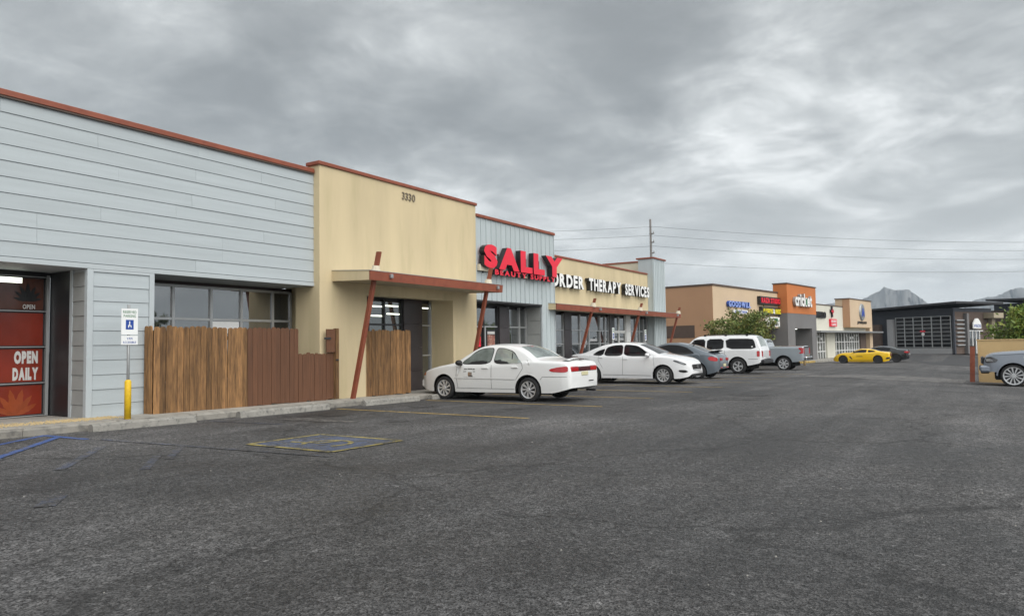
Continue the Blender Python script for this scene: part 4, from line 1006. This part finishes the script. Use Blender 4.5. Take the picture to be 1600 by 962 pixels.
    def topglass(s, name, xa, xb, fa, fb, m, off=.006, n=10, mm=8, parent=None):
        """patch on the top skin between x=xa and xb; half width fraction fa at xa, fb at xb"""
        V = []; F = []
        for i in range(n+1):
            t = i/n; x = xa+(xb-xa)*t; f = fa+(fb-fa)*t; ye = s.yside(x, s.top(x))
            for k in range(mm+1):
                y = ye*f*(2*k/mm-1); V.append((x+(.004 if xb > xa else -.004), y, s.ztop(x, y)+off))
        for i in range(n):
            for k in range(mm): F.append((i*(mm+1)+k, i*(mm+1)+k+1, (i+1)*(mm+1)+k+1, (i+1)*(mm+1)+k))
        me = mesh(name, V, F, m, True)
        bm = bmesh.new(); bm.from_mesh(me); 
        if sum(f.normal.z for f in bm.faces) < 0: bmesh.ops.reverse_faces(bm, faces=bm.faces)
        bm.to_mesh(me); bm.free()
        return put(name, me, parent or s.root)
    def glass(s, polys, m, rim='rubber', grow=.016):
        for poly in polys:
            cx = sum(p[0] for p in poly)/len(poly); cz = sum(p[1] for p in poly)/len(poly)
            for sg in (1, -1):
                fr = [(p[0]+math.copysign(grow, p[0]-cx)*min(1, abs(p[0]-cx)/.1), p[1]+math.copysign(grow, p[1]-cz)*min(1, abs(p[1]-cz)/.05)) for p in poly]
                f = s.side('side_window', fr, rim, (sg,), .003, sub=.12); s.side('pane', poly, m, (sg,), .0065, f, sub=.12)
    def bx(s, name, x0, x1, y0, y1, z0, z1, m, mirror=False, bev=.01, parent=None):
        o = box(name, x0, x1, y0, y1, z0, z1, m, parent or s.root, bev)
        if mirror: box(name, x0, x1, -y1, -y0, z0, z1, m, parent or s.root, bev)
        return o
    def mirror(s, x, z, m, y=None):
        for sg in (1, -1):
            y0 = s.yside(x, z)
            bm = bmesh.new(); bmesh.ops.create_icosphere(bm, subdivisions=2, radius=1)
            for v in bm.verts: v.co = Vector((v.co.x*.085+x, sg*(y0+.10)+v.co.y*.105, v.co.z*.07+z+.07))
            o = put('side_mirror', bmesh_to('side_mirror', bm, m, True), s.root); box('bracket', x-.03, x+.03, min(sg*(y0-.02), sg*(y0+.06)), max(sg*(y0-.02), sg*(y0+.06)), z, z+.05, 'rubber', o)
    def handles(s, pts, m):
        for x, z in pts:
            for sg in (1, -1):
                y = s.yside(x, z); box('door_handle', x-.09, x+.09, min(sg*(y-.002), sg*(y+.025)), max(sg*(y-.002), sg*(y+.025)), z-.016, z+.016, m, s.root, .008)
    def wheelset(s, spokes=7, rimr=.66, style='rim', wdt=.2, twist=0., spw=.34, dark=False, track=None):
        r = s.r; R1 = r*rimr
        prof = [(R1*.98, -wdt/2+.01), (r*.86, -wdt/2), (r*.95, -wdt/2+.012), (r, -wdt/2+.04), (r, wdt/2-.04), (r*.95, wdt/2-.012), (r*.86, wdt/2), (R1*.98, wdt/2-.01)]
        seg = 36; V = []; F = []
        for k in range(seg):
            a = 2*math.pi*k/seg
            for p in prof: V.append((p[0]*math.cos(a), p[1], p[0]*math.sin(a)))
        n = len(prof)
        for k in range(seg):
            for i in range(n-1): F.append((k*n+i, k*n+i+1, ((k+1) % seg)*n+i+1, ((k+1) % seg)*n+i))
        tyre = mesh('tyre', V, F, 'tyre', True)
        # rim: outer ring, dark dish, spokes, hub (outside looks towards -y here, mirrored by rotation)
        bm = bmesh.new()
        def ring(ra, rb, ya, yb):
            A = [bm.verts.new((ra*math.cos(2*math.pi*k/seg), ya, ra*math.sin(2*math.pi*k/seg))) for k in range(seg)]
            Bq = [bm.verts.new((rb*math.cos(2*math.pi*k/seg), yb, rb*math.sin(2*math.pi*k/seg))) for k in range(seg)]
            for k in range(seg): bm.faces.new((A[k], A[(k+1) % seg], Bq[(k+1) % seg], Bq[k]))
        ring(R1, R1*.90, -wdt/2+.004, -wdt/2+.012); ring(R1*.90, R1*.86, -wdt/2+.012, -wdt/2+.06)
        hub = R1*.24
        for k in range(spokes):
            a = 2*math.pi*k/spokes; a2 = a+twist; h1 = spw/2*hub*1.6; h2 = spw/2*R1*.75
            ca, sa, cb, sb = math.cos(a), math.sin(a), math.cos(a2), math.sin(a2); q = []
            for (rr_, c, s_, h, y) in ((hub*.8, ca, sa, h1, -wdt/2+.012), (R1*.90, cb, sb, h2, -wdt/2+.010)):
                for sg in (-1, 1): q.append((rr_*c-sg*h*s_, y, rr_*s_+sg*h*c))
            f = [bm.verts.new(p) for p in q]; g_ = [bm.verts.new((p[0], p[1]+.035, p[2])) for p in q]
            bm.faces.new((f[0], f[1], f[3], f[2])); bm.faces.new((f[0], f[2], g_[2], g_[0])); bm.faces.new((f[1], g_[1], g_[3], f[3]))
        bmesh.ops.create_cone(bm, cap_ends=True, segments=20, radius1=hub, radius2=hub*.85, depth=.03, matrix=Matrix.Translation((0, -wdt/2+.008, 0)) @ Matrix.Rotation(R(90), 4, 'X'))
        rim = bmesh_to('rim', bm, style, False)
        bm = bmesh.new(); bmesh.ops.create_cone(bm, cap_ends=True, segments=seg, radius1=R1*.93, radius2=R1*.93, depth=.02, matrix=Matrix.Translation((0, -wdt/2+.085, 0)) @ Matrix.Rotation(R(90), 4, 'X'))
        dish = bmesh_to('brake_disc', bm, 'rim_dark')
        for xw in s.wheels:
            for sg in (1, -1):
                w_ = put('wheel', None, s.root, (xw, sg*((track or s.W-.03)-wdt/2), r), R(180) if sg > 0 else 0)
                for nm, me in (('tyre', tyre), ('rim', rim), ('brake_disc', dish)): put(nm, me, w_)
def smoothpoly(pts, n=4):
    """round a polygon's corners (Chaikin)"""
    for _ in range(n):
        q = []
        for a, b in zip(pts, pts[1:]+pts[:1]): q += [(a[0]*.82+b[0]*.18, a[1]*.82+b[1]*.18), (a[0]*.18+b[0]*.82, a[1]*.18+b[1]*.82)]
        pts = q
    return pts
UP = R(90); DN = R(-90)
LOWC = lambda a, b, z=.20: [(a, z+.22), (a+.12, z+.10), (a+.5, z), (b-.5, z), (b-.12, z+.06), (b, z+.16)]

# --- old white sedan (nose to the shops)
c = Car('older white four door sedan with a decal on its front door and a yellow plate', (16.45, 10.62, gz(16.4, 10)), UP, 'paint_white',
    [(-2.24, .50), (-2.235, .62), (-2.215, .80), (-2.18, .90), (-2.08, .945), (-1.8, .965), (-1.42, .985), (-1.28, 1.03), (-.98, 1.20), (-.72, 1.30), (-.4, 1.345), (-.05, 1.355), (.22, 1.335), (.42, 1.28), (.75, 1.10), (1.02, .945), (1.2, .90), (1.6, .825), (1.95, .735), (2.12, .65), (2.19, .56), (2.22, .46)],
    .85, [(-2.24, .78), (-2.225, .83), (-2.17, .885), (-2.0, .94), (-1.6, .975), (-1.0, .995), (0, 1), (1.0, .99), (1.6, .955), (1.95, .88), (2.13, .77), (2.22, .60)],
    [(-2.22, .93), (-1.3, .94), (-.5, .90), (.4, .865), (1.1, .85), (2.2, .85)], [(-2.24, .34), (-2.12, .30), (-1.72, .22), (1.72, .20), (2.1, .26), (2.22, .36)], (-1.15, 1.35), .292, .355, tum=.40, scale=1.06)
fw1 = smoothpoly([(.86, .90), (.50, 1.145), (.30, 1.25), (.14, 1.275), (-.10, 1.275), (-.06, .90)], 2)
rw1 = smoothpoly([(-.16, .905), (-.19, 1.275), (-.42, 1.265), (-.66, 1.19), (-.92, .98), (-1.0, .925)], 2)
c.glass([fw1, rw1], 'glass_car')
c.line('window_divider', [(-.70, .925), (-.66, 1.16)], .025, 'rubber', off=.009)
c.topglass('windshield', .995, .47, .90, .86, 'glass_car'); c.topglass('rear_window', -1.29, -.76, .88, .80, 'glass_car')
c.line('door_seam', [(.92, .84), (.95, .62), (.90, .30)], .008); c.line('door_seam', [(-.12, .88), (-.12, .30)], .008); c.line('door_seam', [(-.98, .93), (-1.02, .80), (-.95, .70), (-.82, .52)], .008)
c.line('body_molding', [(1.0, .555), (-.80, .545)], .028, 'paint_white', off=.012); c.line('molding_shadow', [(1.0, .538), (-.80, .528)], .007, 'rubber', off=.006)
c.line('sill_seam', [(.95, .30), (-.78, .30)], .007)
c.handles([(.06, .80), (-.80, .82)], 'paint_white'); c.mirror(.80, .86, 'rubber')
c.side('fuel_door', smoothpoly([(-1.30, .70), (-1.30, .86), (-1.14, .86), (-1.14, .70)], 2), 'paint_white', off=.006, sub=.1)
c.side('tail_lamp', smoothpoly([(-2.185, .70), (-2.185, .845), (-2.0, .83), (-1.78, .79), (-1.72, .755), (-1.80, .715)], 2), 'tail_red', off=.008, sub=.05)
c.bx('rear_lamp_bar', -2.236, -2.16, -.60, .60, .71, .825, 'tail_dark'); c.bx('tail_lamp', -2.24, -2.14, .30, .67, .70, .835, 'tail_red', True, .025)
c.bx('reversing_lamp', -2.243, -2.2, .22, .295, .715, .82, 'tail_dark', True)
c.line('bumper_seam', [(-2.21, .60), (-1.55, .60), (-1.49, .53)], .008); c.bx('bumper_seam', -2.224, -2.20, -.66, .66, .596, .604, 'rubber', bev=.001)
c.bx('number_plate', -2.252, -2.235, -.17, .17, .615, .705, 'plate'); c.bx('exhaust', -2.30, -2.05, -.48, -.42, .22, .27, 'rubber')
c.side('turn_lamp', smoothpoly([(2.0, .60), (1.98, .70), (2.10, .67), (2.15, .60)], 2), 'amber', off=.008, sub=.05); c.side('headlamp', smoothpoly([(2.12, .59), (2.11, .665), (2.17, .62), (2.18, .585)], 2), 'lamp_clear', off=.009)
c.bx('front_bumper', 2.0, 2.255, -.62, .62, .28, .50, 'paint_white', bev=.05); c.bx('bumper_slot', -2.255, -2.238, -.45, -.20, .47, .49, 'rubber', bev=.004)
# lip spoiler on the boot
V = []; F = []
for k in range(9):
    y = -.60+1.2*k/8; e = .05*abs(y/.6)**3; zt = c.ztop(-2.02, y)
    V += [(-1.93-e*0, y, zt+.005), (-2.06, y, zt+.055-e*.6), (-2.15, y, zt+.045-e*.6), (-2.06, y, zt-.0)]
for k in range(8):
    for i in range(4): F.append((k*4+i, k*4+(i+1) % 4, (k+1)*4+(i+1) % 4, (k+1)*4+i))
put('spoiler', mesh('spoiler', V, F, 'paint_white', False), c.root); c.bx('third_brake_lamp', -2.17, -2.145, -.1, .1, .985, 1.005, 'tail_dark', bev=.003)
c.wheelset(9, .70, twist=.38, spw=.34)
# door decal: small print with a dark figure
dec = c.side('door_decal', [(.70, .575), (.34, .575), (.34, .80), (.70, .80)], 'paint_white', (1,), .007, sub=.1, label='printed decal with black lettering and a small brown drawing')
rnd = random.Random(2)
for (xa, xb, za, zb, m) in ((.69, .60, .755, .785, 'letter_black'), (.58, .44, .76, .79, 'letter_black'), (.43, .36, .755, .785, 'letter_black'), (.71, .62, .70, .72, 'letter_black'), (.42, .35, .70, .72, 'letter_black'), (.57, .45, .60, .70, 'wood'), (.55, .42, .585, .62, 'letter_black')):
    k = 3
    for i in range(k):
        a = xa+(xb-xa)*i/k; b = xa+(xb-xa)*(i+.8)/k
        c.side('print', [(a, za), (b, za+.006), (b, zb), (a, zb-.004)], m, (1,), .009, parent=dec)

# --- white modern sedan (tail to the shops)
c = Car('newer white sedan with dark windows backed in towards the canopy', (26.7, 11.15, gz(26.6, 11)), DN, 'paint_white_b',
    [(-2.29, .62), (-2.285, .9), (-2.25, 1.0), (-2.16, 1.045), (-1.9, 1.065), (-1.7, 1.10), (-1.25, 1.27), (-.9, 1.385), (-.5, 1.44), (-.1, 1.45), (.2, 1.42), (.5, 1.33), (.9, 1.16), (1.2, 1.03), (1.45, .985), (1.9, .89), (2.1, .80), (2.2, .70), (2.26, .58), (2.29, .45)],
    .90, [(-2.29, .76), (-2.22, .86), (-2.0, .94), (-1.4, 1), (0, .985), (1.2, 1), (1.7, .96), (2.05, .87), (2.2, .76), (2.29, .62)],
    [(-2.29, 1.02), (-1.5, 1.02), (-.5, .985), (.4, .955), (1.2, .94), (2.29, .92)], LOWC(-2.29, 2.29, .20), (-1.34, 1.36), .318, .375, tum=.34, scale=1.08)
c.glass([smoothpoly([(.98, .985), (.62, 1.20), (.36, 1.33), (.1, 1.365), (-.10, 1.365), (-.08, .99)], 2), smoothpoly([(-.16, .995), (-.17, 1.365), (-.5, 1.355), (-.78, 1.27), (-.86, 1.01)], 2), smoothpoly([(-.92, 1.015), (-.84, 1.245), (-1.10, 1.16), (-1.28, 1.06), (-1.22, 1.03)], 1)], 'glass_tint')
c.topglass('windshield', 1.17, .42, .90, .84, 'glass_tint'); c.topglass('rear_window', -1.66, -.98, .82, .78, 'glass_tint')
c.line('door_seam', [(1.02, .93), (1.06, .6), (1.0, .30)], .008); c.line('door_seam', [(-.12, .97), (-.14, .30)], .008); c.line('door_seam', [(-1.05, 1.0), (-1.08, .85), (-.9, .55)], .008)
c.line('sill_seam', [(.93, .30), (-.9, .32)], .012, 'rubber'); c.handles([(-.02, .88), (-.98, .93)], 'paint_white_b'); c.mirror(.84, .95, 'paint_white_b')
c.side('headlamp', smoothpoly([(1.72, .80), (1.76, .845), (2.08, .745), (2.17, .69), (2.10, .66), (1.95, .715)], 1), 'lamp_dark', off=.008, sub=.05); c.side('headlamp_lens', smoothpoly([(1.90, .765), (1.93, .785), (2.1, .72), (2.08, .69)], 1), 'lamp_clear', off=.011, sub=.05)
c.side('fog_lamp', smoothpoly([(1.92, .43), (1.90, .50), (2.12, .50), (2.2, .44), (2.1, .40)], 1), 'rubber', off=.007, sub=.05)
c.side('tail_lamp', smoothpoly([(-2.24, .86), (-2.23, .98), (-1.92, .985), (-1.88, .95), (-2.05, .88)], 1), 'tail_dark', off=.008, sub=.05)
c.bx('tail_lamp', -2.31, -2.27, .38, .66, .87, .97, 'tail_dark', True)
c.bx('grille', 2.235, 2.305, -.44, .44, .50, .68, 'rubber', bev=.03); c.bx('grille_trim', 2.28, 2.312, -.40, .40, .485, .50, 'chrome', bev=.005); c.bx('lower_intake', 2.2, 2.30, -.55, .55, .26, .36, 'rubber', bev=.02); c.bx('badge', 2.303, 2.318, -.06, .06, .56, .64, 'chrome')
c.wheelset(10, .70, twist=0, spw=.36)

# --- grey coupe with a round roof (nose to the shops)
c = Car('blue grey two door coupe with a rounded roof and rear spoiler', (32.0, 11.45, gz(32, 11)), UP, 'paint_steel',
    [(-2.14, .58), (-2.13, .78), (-2.06, .92), (-1.9, 1.02), (-1.65, 1.09), (-1.4, 1.17), (-1.0, 1.335), (-.6, 1.445), (-.2, 1.49), (.1, 1.485), (.4, 1.42), (.75, 1.24), (1.02, 1.06), (1.2, 1.01), (1.6, .93), (1.9, .80), (2.05, .68), (2.12, .56), (2.14, .46)],
    .905, [(-2.14, .62), (-2.08, .74), (-1.9, .88), (-1.55, .98), (-1.2, 1), (-.4, .95), (.4, .95), (1.2, 1), (1.6, .97), (1.9, .85), (2.06, .70), (2.14, .55)],
    [(-2.14, .98), (-1.2, 1.02), (-.4, 1.0), (.6, .98), (2.1, .95)], LOWC(-2.14, 2.14, .2), (-1.27, 1.27), .33, .39, tum=.42, scale=1.06)
c.glass([smoothpoly([(.92, 1.01), (.62, 1.24), (.30, 1.37), (0, 1.415), (-.45, 1.385), (-.85, 1.26), (-1.12, 1.10), (-1.08, 1.04)], 2)], 'glass_tint')
c.topglass('rear_window', -1.58, -.78, .78, .78, 'glass_tint'); c.topglass('windshield', 1.02, .42, .88, .82, 'glass_tint')
c.side('tail_lamp', smoothpoly([(-2.07, .72), (-2.06, .88), (-1.80, .93), (-1.70, .86), (-1.78, .76)], 2), 'tail_red', off=.012, sub=.05)
c.bx('tail_lamp', -2.16, -2.10, .30, .55, .74, .86, 'tail_red', True); c.bx('number_plate', -2.165, -2.135, -.16, .16, .50, .62, 'plate')
V = []; F = []
for k in range(9):
    y = -.60+1.2*k/8; zt = c.ztop(-1.72, y); V += [(-1.62, y, zt+.02), (-1.88, y, zt+.075), (-1.92, y, zt+.06), (-1.70, y, zt-.01)]
for k in range(8):
    for i in range(4): F.append((k*4+i, k*4+(i+1) % 4, (k+1)*4+(i+1) % 4, (k+1)*4+i))
put('spoiler', mesh('spoiler', V, F, 'rubber'), c.root)
c.line('door_seam', [(-.62, 1.0), (-.66, .6), (-.6, .32)], .008); c.line('door_seam', [(.86, .98), (.9, .32)], .008); c.handles([(-.42, .90)], 'paint_steel'); c.mirror(.72, 1.0, 'paint_steel'); c.bx('reflector', -2.17, -2.12, .35, .55, .44, .48, 'tail_red', True)
c.bx('antenna', -.9, -.86, -.01, .01, 1.40, 1.60, 'rubber', bev=.002)
c.wheelset(6, .70, spw=.42)

# --- big white SUV (nose to the shops)
c = Car('long white full size SUV with dark rear windows and roof rails', (39.1, 11.95, gz(39, 12)), UP, 'paint_white_b',
    [(-2.78, .80), (-2.775, 1.05), (-2.74, 1.22), (-2.62, 1.55), (-2.50, 1.80), (-2.38, 1.87), (-2.1, 1.895), (-1, 1.91), (0, 1.905), (.35, 1.88), (.58, 1.79), (.9, 1.52), (1.12, 1.33), (1.25, 1.27), (1.8, 1.22), (2.4, 1.16), (2.66, 1.08), (2.75, .9), (2.78, .7)],
    .99, [(-2.78, .90), (-2.70, .95), (-2.4, .985), (-1, 1), (1.4, 1), (2.3, .97), (2.62, .90), (2.78, .78)],
    [(-2.78, 1.22), (0, 1.20), (1.2, 1.18), (2.78, 1.16)], [(-2.78, .62), (-2.6, .52), (-2.0, .42), (2.2, .42), (2.78, .50)], (-1.63, 1.68), .395, .475, tum=.24, inset=.02, rad=.10, name='parked_suv', cat='car', scale=1.05)
c.glass([smoothpoly([(1.02, 1.24), (.62, 1.62), (.50, 1.72), (.02, 1.735), (.02, 1.24)], 1), smoothpoly([(-.10, 1.24), (-.10, 1.74), (-.92, 1.74), (-.92, 1.24)], 1), smoothpoly([(-1.12, 1.25), (-1.02, 1.745), (-2.30, 1.73), (-2.42, 1.60), (-2.52, 1.25)], 1)], 'glass_tint')
c.topglass('rear_window', -2.735, -2.47, .86, .84, 'glass_car', off=.012); c.topglass('windshield', 1.1, .62, .90, .86, 'glass_tint')
c.side('tail_lamp', smoothpoly([(-2.70, .86), (-2.70, 1.14), (-2.56, 1.14), (-2.56, .86)], 1), 'tail_red', off=.012, sub=.06); c.bx('tail_lamp', -2.80, -2.765, .70, .86, .86, 1.14, 'tail_red', True)
c.bx('rear_bumper', -2.92, -2.6, -.92, .92, .52, .72, 'rim_dark', bev=.04); c.bx('step_pad', -2.921, -2.64, -.6, .6, .721, .74, 'rubber')
for yy in (-.68, .68): c.bx('roof_rail', -2.1, .1, yy-.02, yy+.02, 1.955, 1.985, 'rubber', bev=.008)
for yy in (-.68, .68):
    for xx in (-2.05, -1.0, .05): c.bx('rail_foot', xx-.06, xx+.06, yy-.025, yy+.025, 1.89, 1.954, 'rubber', bev=.008)
c.line('door_seam', [(-.04, 1.22), (-.04, .5)], .010); c.line('door_seam', [(-1.0, 1.22), (-1.0, .95), (-1.15, .7)], .010); c.line('door_seam', [(1.0, 1.2), (1.02, .5)], .010); c.line('body_molding', [(1.1, .78), (-1.1, .78)], .05, 'paint_white_b', off=.012); c.line('molding_shadow', [(-2.6, .745), (-2.15, .745)], .014, 'rubber')
c.handles([(.12, 1.08), (-.84, 1.08)], 'paint_white_b'); c.mirror(.86, 1.22, 'rubber'); c.side('sticker', [(-2.30, 1.32), (-2.30, 1.38), (-2.37, 1.38), (-2.37, 1.32)], 'white_sign', (1,), .012)
c.wheelset(5, .62, spw=.62, wdt=.25)

# --- pickups
def pickup(label, loc, rotz, paint, hood, roof, bed, r, arch, scale=1., low=.48):
    L = 2.92
    return Car(label, loc, rotz, paint,
      [(-L, .85), (-L+.005, bed-.06), (-L+.03, bed), (-1.0, bed), (-.86, bed), (-.82, bed+.10), (-.74, roof-.12), (-.62, roof-.03), (-.2, roof), (.5, roof-.01), (.78, roof-.10), (1.1, hood+.28), (1.36, hood+.07), (1.5, hood+.03), (2.2, hood-.02), (2.6, hood-.07), (2.78, hood-.16), (2.88, hood-.34), (L, .72)],
      1.0, [(-L, .95), (-2.8, .985), (-2, 1), (1.4, 1), (2.2, .98), (2.6, .93), (2.8, .86), (L, .78)], [(-L, bed+.02), (-.9, bed), (0, bed-.08), (1.3, hood-.02), (L, hood-.05)],
      [(-L, low+.14), (-2.6, low+.04), (-1.8, low), (2.3, low), (2.7, low+.02), (L, low+.1)], (-1.75, 1.95), r, arch, tum=.22, inset=.02, rad=.09, scale=scale, name='parked_pickup', cat='pickup truck')
c = pickup('light silver pickup truck with chrome rear bumper beside the white SUV', (46.9, 11.35, gz(47, 12)), UP, 'paint_silver', 1.30, 1.92, 1.43, .40, .50)
c.glass([[(1.2, 1.42), (.75, 1.76), (.05, 1.80), (.05, 1.42)], [(-.05, 1.42), (-.05, 1.80), (-.55, 1.79), (-.66, 1.43)]], 'glass_tint')
c.topglass('rear_window', -.80, -.73, .8, .76, 'glass_tint'); c.topglass('windshield', 1.33, .82, .9, .86, 'glass_tint')
c.side('tail_lamp', smoothpoly([(-2.90, 1.0), (-2.90, 1.36), (-2.62, 1.36), (-2.66, 1.25), (-2.76, 1.2), (-2.76, 1.1), (-2.66, 1.05), (-2.70, 1.0)], 1), 'tail_red', off=.012, sub=.06); c.bx('tail_lamp', -2.94, -2.91, .80, .94, .98, 1.36, 'tail_red', True)
c.bx('rear_bumper', -3.10, -2.80, -.95, .95, .58, .82, 'chrome', bev=.05); c.bx('step_pad', -3.06, -2.85, -.5, .5, .821, .835, 'rubber'); c.bx('bumper_corner', -3.108, -2.7, .5, .90, .62, .74, 'rubber', True)
c.bx('tailgate_band', -2.935, -2.91, -.75, .75, 1.34, 1.42, 'rubber'); c.line('bed_seam', [(-.84, 1.40), (-.84, .5)], .014); c.line('bed_rail', [(-2.9, 1.425), (-.9, 1.425)], .02, 'rubber'); c.wheelset(7, .74, spw=.5, wdt=.27)
for xw in c.wheels: c.line('arch_trim', [(xw+(.505)*math.cos(math.pi*k/18), .40+.505*math.sin(math.pi*k/18)) for k in range(19)], .03, 'rubber', off=.008)

c = pickup('silver grey pickup truck with big bright wheels before the tan wall', (33.85, -3.22, gz(33.8, -2.5)), UP, 'paint_grey', 1.36, 1.95, 1.42, .43, .51, scale=.97, low=.56)
c.glass([[(1.2, 1.46), (.75, 1.78), (.05, 1.82), (.05, 1.46)], [(-.05, 1.46), (-.05, 1.82), (-.55, 1.80), (-.66, 1.46)]], 'glass_tint')
c.topglass('windshield', 1.33, .82, .9, .86, 'glass_car'); c.topglass('rear_window', -.80, -.73, .8, .76, 'glass_tint')
c.side('headlamp', smoothpoly([(2.86, .92), (2.84, 1.14), (2.62, 1.16), (2.42, 1.05), (2.50, .94)], 1), 'lamp_dark', off=.012, sub=.06); c.side('headlamp_lens', smoothpoly([(2.82, .97), (2.81, 1.09), (2.66, 1.10), (2.58, .99)], 1), 'lamp_clear', off=.016, sub=.06)
c.bx('grille', 2.86, 2.965, -.72, .72, .86, 1.16, 'rim_dark', bev=.04); c.bx('grille_bar', 2.96, 2.985, -.70, .70, .985, 1.025, 'paint_grey', bev=.008); c.bx('grille_bar', 2.96, 2.985, -.04, .04, .88, 1.15, 'paint_grey', bev=.008)
c.bx('front_bumper', 2.62, 3.04, -.90, .90, .56, .82, 'paint_grey', bev=.06); c.bx('lower_intake', 2.72, 3.0, -.6, .6, .50, .565, 'rubber', bev=.02); c.bx('fog_lamp', 3.03, 3.05, .5, .68, .63, .72, 'lamp_dark', True)
c.line('door_seam', [(1.22, 1.40), (1.26, .62)], .012); c.line('hood_seam', [(1.35, 1.285), (2.6, 1.215)], .012); c.side('fender_badge', [(1.62, 1.12), (1.62, 1.15), (1.38, 1.155), (1.38, 1.125)], 'chrome', (1, -1), .008)
for xw in c.wheels: c.line('arch_trim', [(xw+(.53)*math.cos(math.pi*k/18), .43+.53*math.sin(math.pi*k/18)) for k in range(19)], .05, 'paint_grey', off=.02)
c.mirror(1.0, 1.40, 'rubber'); c.handles([(.2, 1.2)], 'chrome'); c.wheelset(12, .80, spw=.22, wdt=.29, twist=.12)

# --- yellow sports car and the black coupe behind it
c = Car('low yellow sports car with black wheels in front of the cream shop', (69.6, 8.0, gz(69.6, 8)), UP, 'paint_yellow',
    [(-2.25, .62), (-2.245, .84), (-2.2, .93), (-1.9, .96), (-1.5, 1.02), (-1.0, 1.16), (-.5, 1.235), (-.1, 1.235), (.2, 1.17), (.6, 1.0), (.9, .90), (1.3, .90), (1.7, .82), (2.0, .66), (2.17, .48), (2.25, .34)],
    .97, [(-2.25, .80), (-2.1, .92), (-1.6, 1), (-.8, .98), (.2, .94), (1.3, .98), (1.8, .88), (2.1, .72), (2.25, .5)],
    [(-2.25, .95), (-1.2, .92), (0, .90), (1, .88), (2.25, .85)], LOWC(-2.25, 2.25, .14), (-1.32, 1.39), .335, .385, tum=.62, rad=.10)
c.glass([smoothpoly([(.68, .92), (.26, 1.10), (-.1, 1.17), (-.48, 1.15), (-.42, .93)], 1), smoothpoly([(-.56, .95), (-.60, 1.14), (-1.0, 1.08), (-1.2, 1.0)], 1)], 'glass_tint')
c.topglass('windshield', .72, .12, .86, .8, 'glass_tint'); c.topglass('rear_window', -1.62, -.72, .7, .74, 'glass_tint')
c.side('fender_vent', smoothpoly([(.92, .62), (.80, .62), (.62, .36), (.74, .36)], 1), 'rubber', off=.008, sub=.06); c.side('rear_vent', [(-2.23, .36), (-2.23, .55), (-1.98, .50), (-1.9, .36)], 'rubber', off=.008, sub=.06); c.line('sill_skirt', [(.95, .24), (-.9, .24)], .05, 'rubber')
c.side('door_script', [(.35, .58), (-.15, .58), (-.15, .625), (.35, .625)], 'letter_black', off=.008, sub=.1); c.bx('tail_panel', -2.27, -2.235, -.7, .7, .62, .82, 'rubber'); c.bx('tail_lamp', -2.28, -2.25, .3, .66, .66, .78, 'tail_red', True); c.bx('diffuser', -2.27, -2.1, -.7, .7, .22, .42, 'rubber'); c.mirror(.5, .92, 'rubber'); c.wheelset(10, .78, style='rim_dark', wdt=.27)
c = Car('black sport coupe half hidden behind the yellow car', (74.6, 7.1, gz(74, 7)), UP, 'paint_black',
    [(-2.4, .62), (-2.39, .95), (-2.33, 1.10), (-2.0, 1.13), (-1.6, 1.17), (-1.1, 1.33), (-.6, 1.42), (-.1, 1.43), (.3, 1.38), (.8, 1.16), (1.1, 1.05), (1.4, 1.03), (2.0, .96), (2.25, .85), (2.36, .65), (2.4, .45)],
    .95, [(-2.4, .84), (-2.2, .94), (-1.6, 1), (0, .97), (1.4, 1), (2, .94), (2.3, .8), (2.4, .66)], [(-2.4, 1.05), (0, 1.0), (2.4, .98)], LOWC(-2.4, 2.4, .2), (-1.42, 1.42), .36, .41, tum=.45)
c.glass([smoothpoly([(.85, 1.04), (.40, 1.26), (.05, 1.355), (-.5, 1.345), (-1.0, 1.22), (-.9, 1.05)], 1)], 'glass_tint'); c.topglass('rear_window', -1.58, -.8, .84, .8, 'glass_car'); c.topglass('windshield', 1.05, .38, .9, .84, 'glass_tint')
c.side('tail_lamp', [(-2.36, .84), (-2.36, 1.0), (-2.05, .98), (-2.1, .86)], 'tail_red', off=.012, sub=.06); c.bx('tail_lamp', -2.42, -2.385, .3, .76, .84, .99, 'tail_red', True); c.bx('rear_bumper', -2.46, -2.2, -.78, .78, .42, .66, 'paint_black', bev=.05); c.bx('number_plate', -2.47, -2.45, -.16, .16, .66, .78, 'white_sign'); c.wheelset(5, .74, style='rim_dark', wdt=.26)

# ================================================================== AIR
def haze():
    m = bpy.data.materials.new('haze'); m.use_nodes = True; n = m.node_tree.nodes; n.clear()
    o = n.new('ShaderNodeOutputMaterial'); v = n.new('ShaderNodeVolumePrincipled'); v.inputs['Color'].default_value = (.76, .88, 1, 1); v.inputs['Density'].default_value = .00017; v.inputs['Anisotropy'].default_value = .2
    m.node_tree.links.new(v.outputs[0], o.inputs['Volume'])
    MT['haze'] = m
    tag(box('haze', -450, 4700, -4100, 4100, -6, 300, 'haze'), 'thin pale humid air over the lot and the far mountains', 'haze', kind='stuff')
haze()
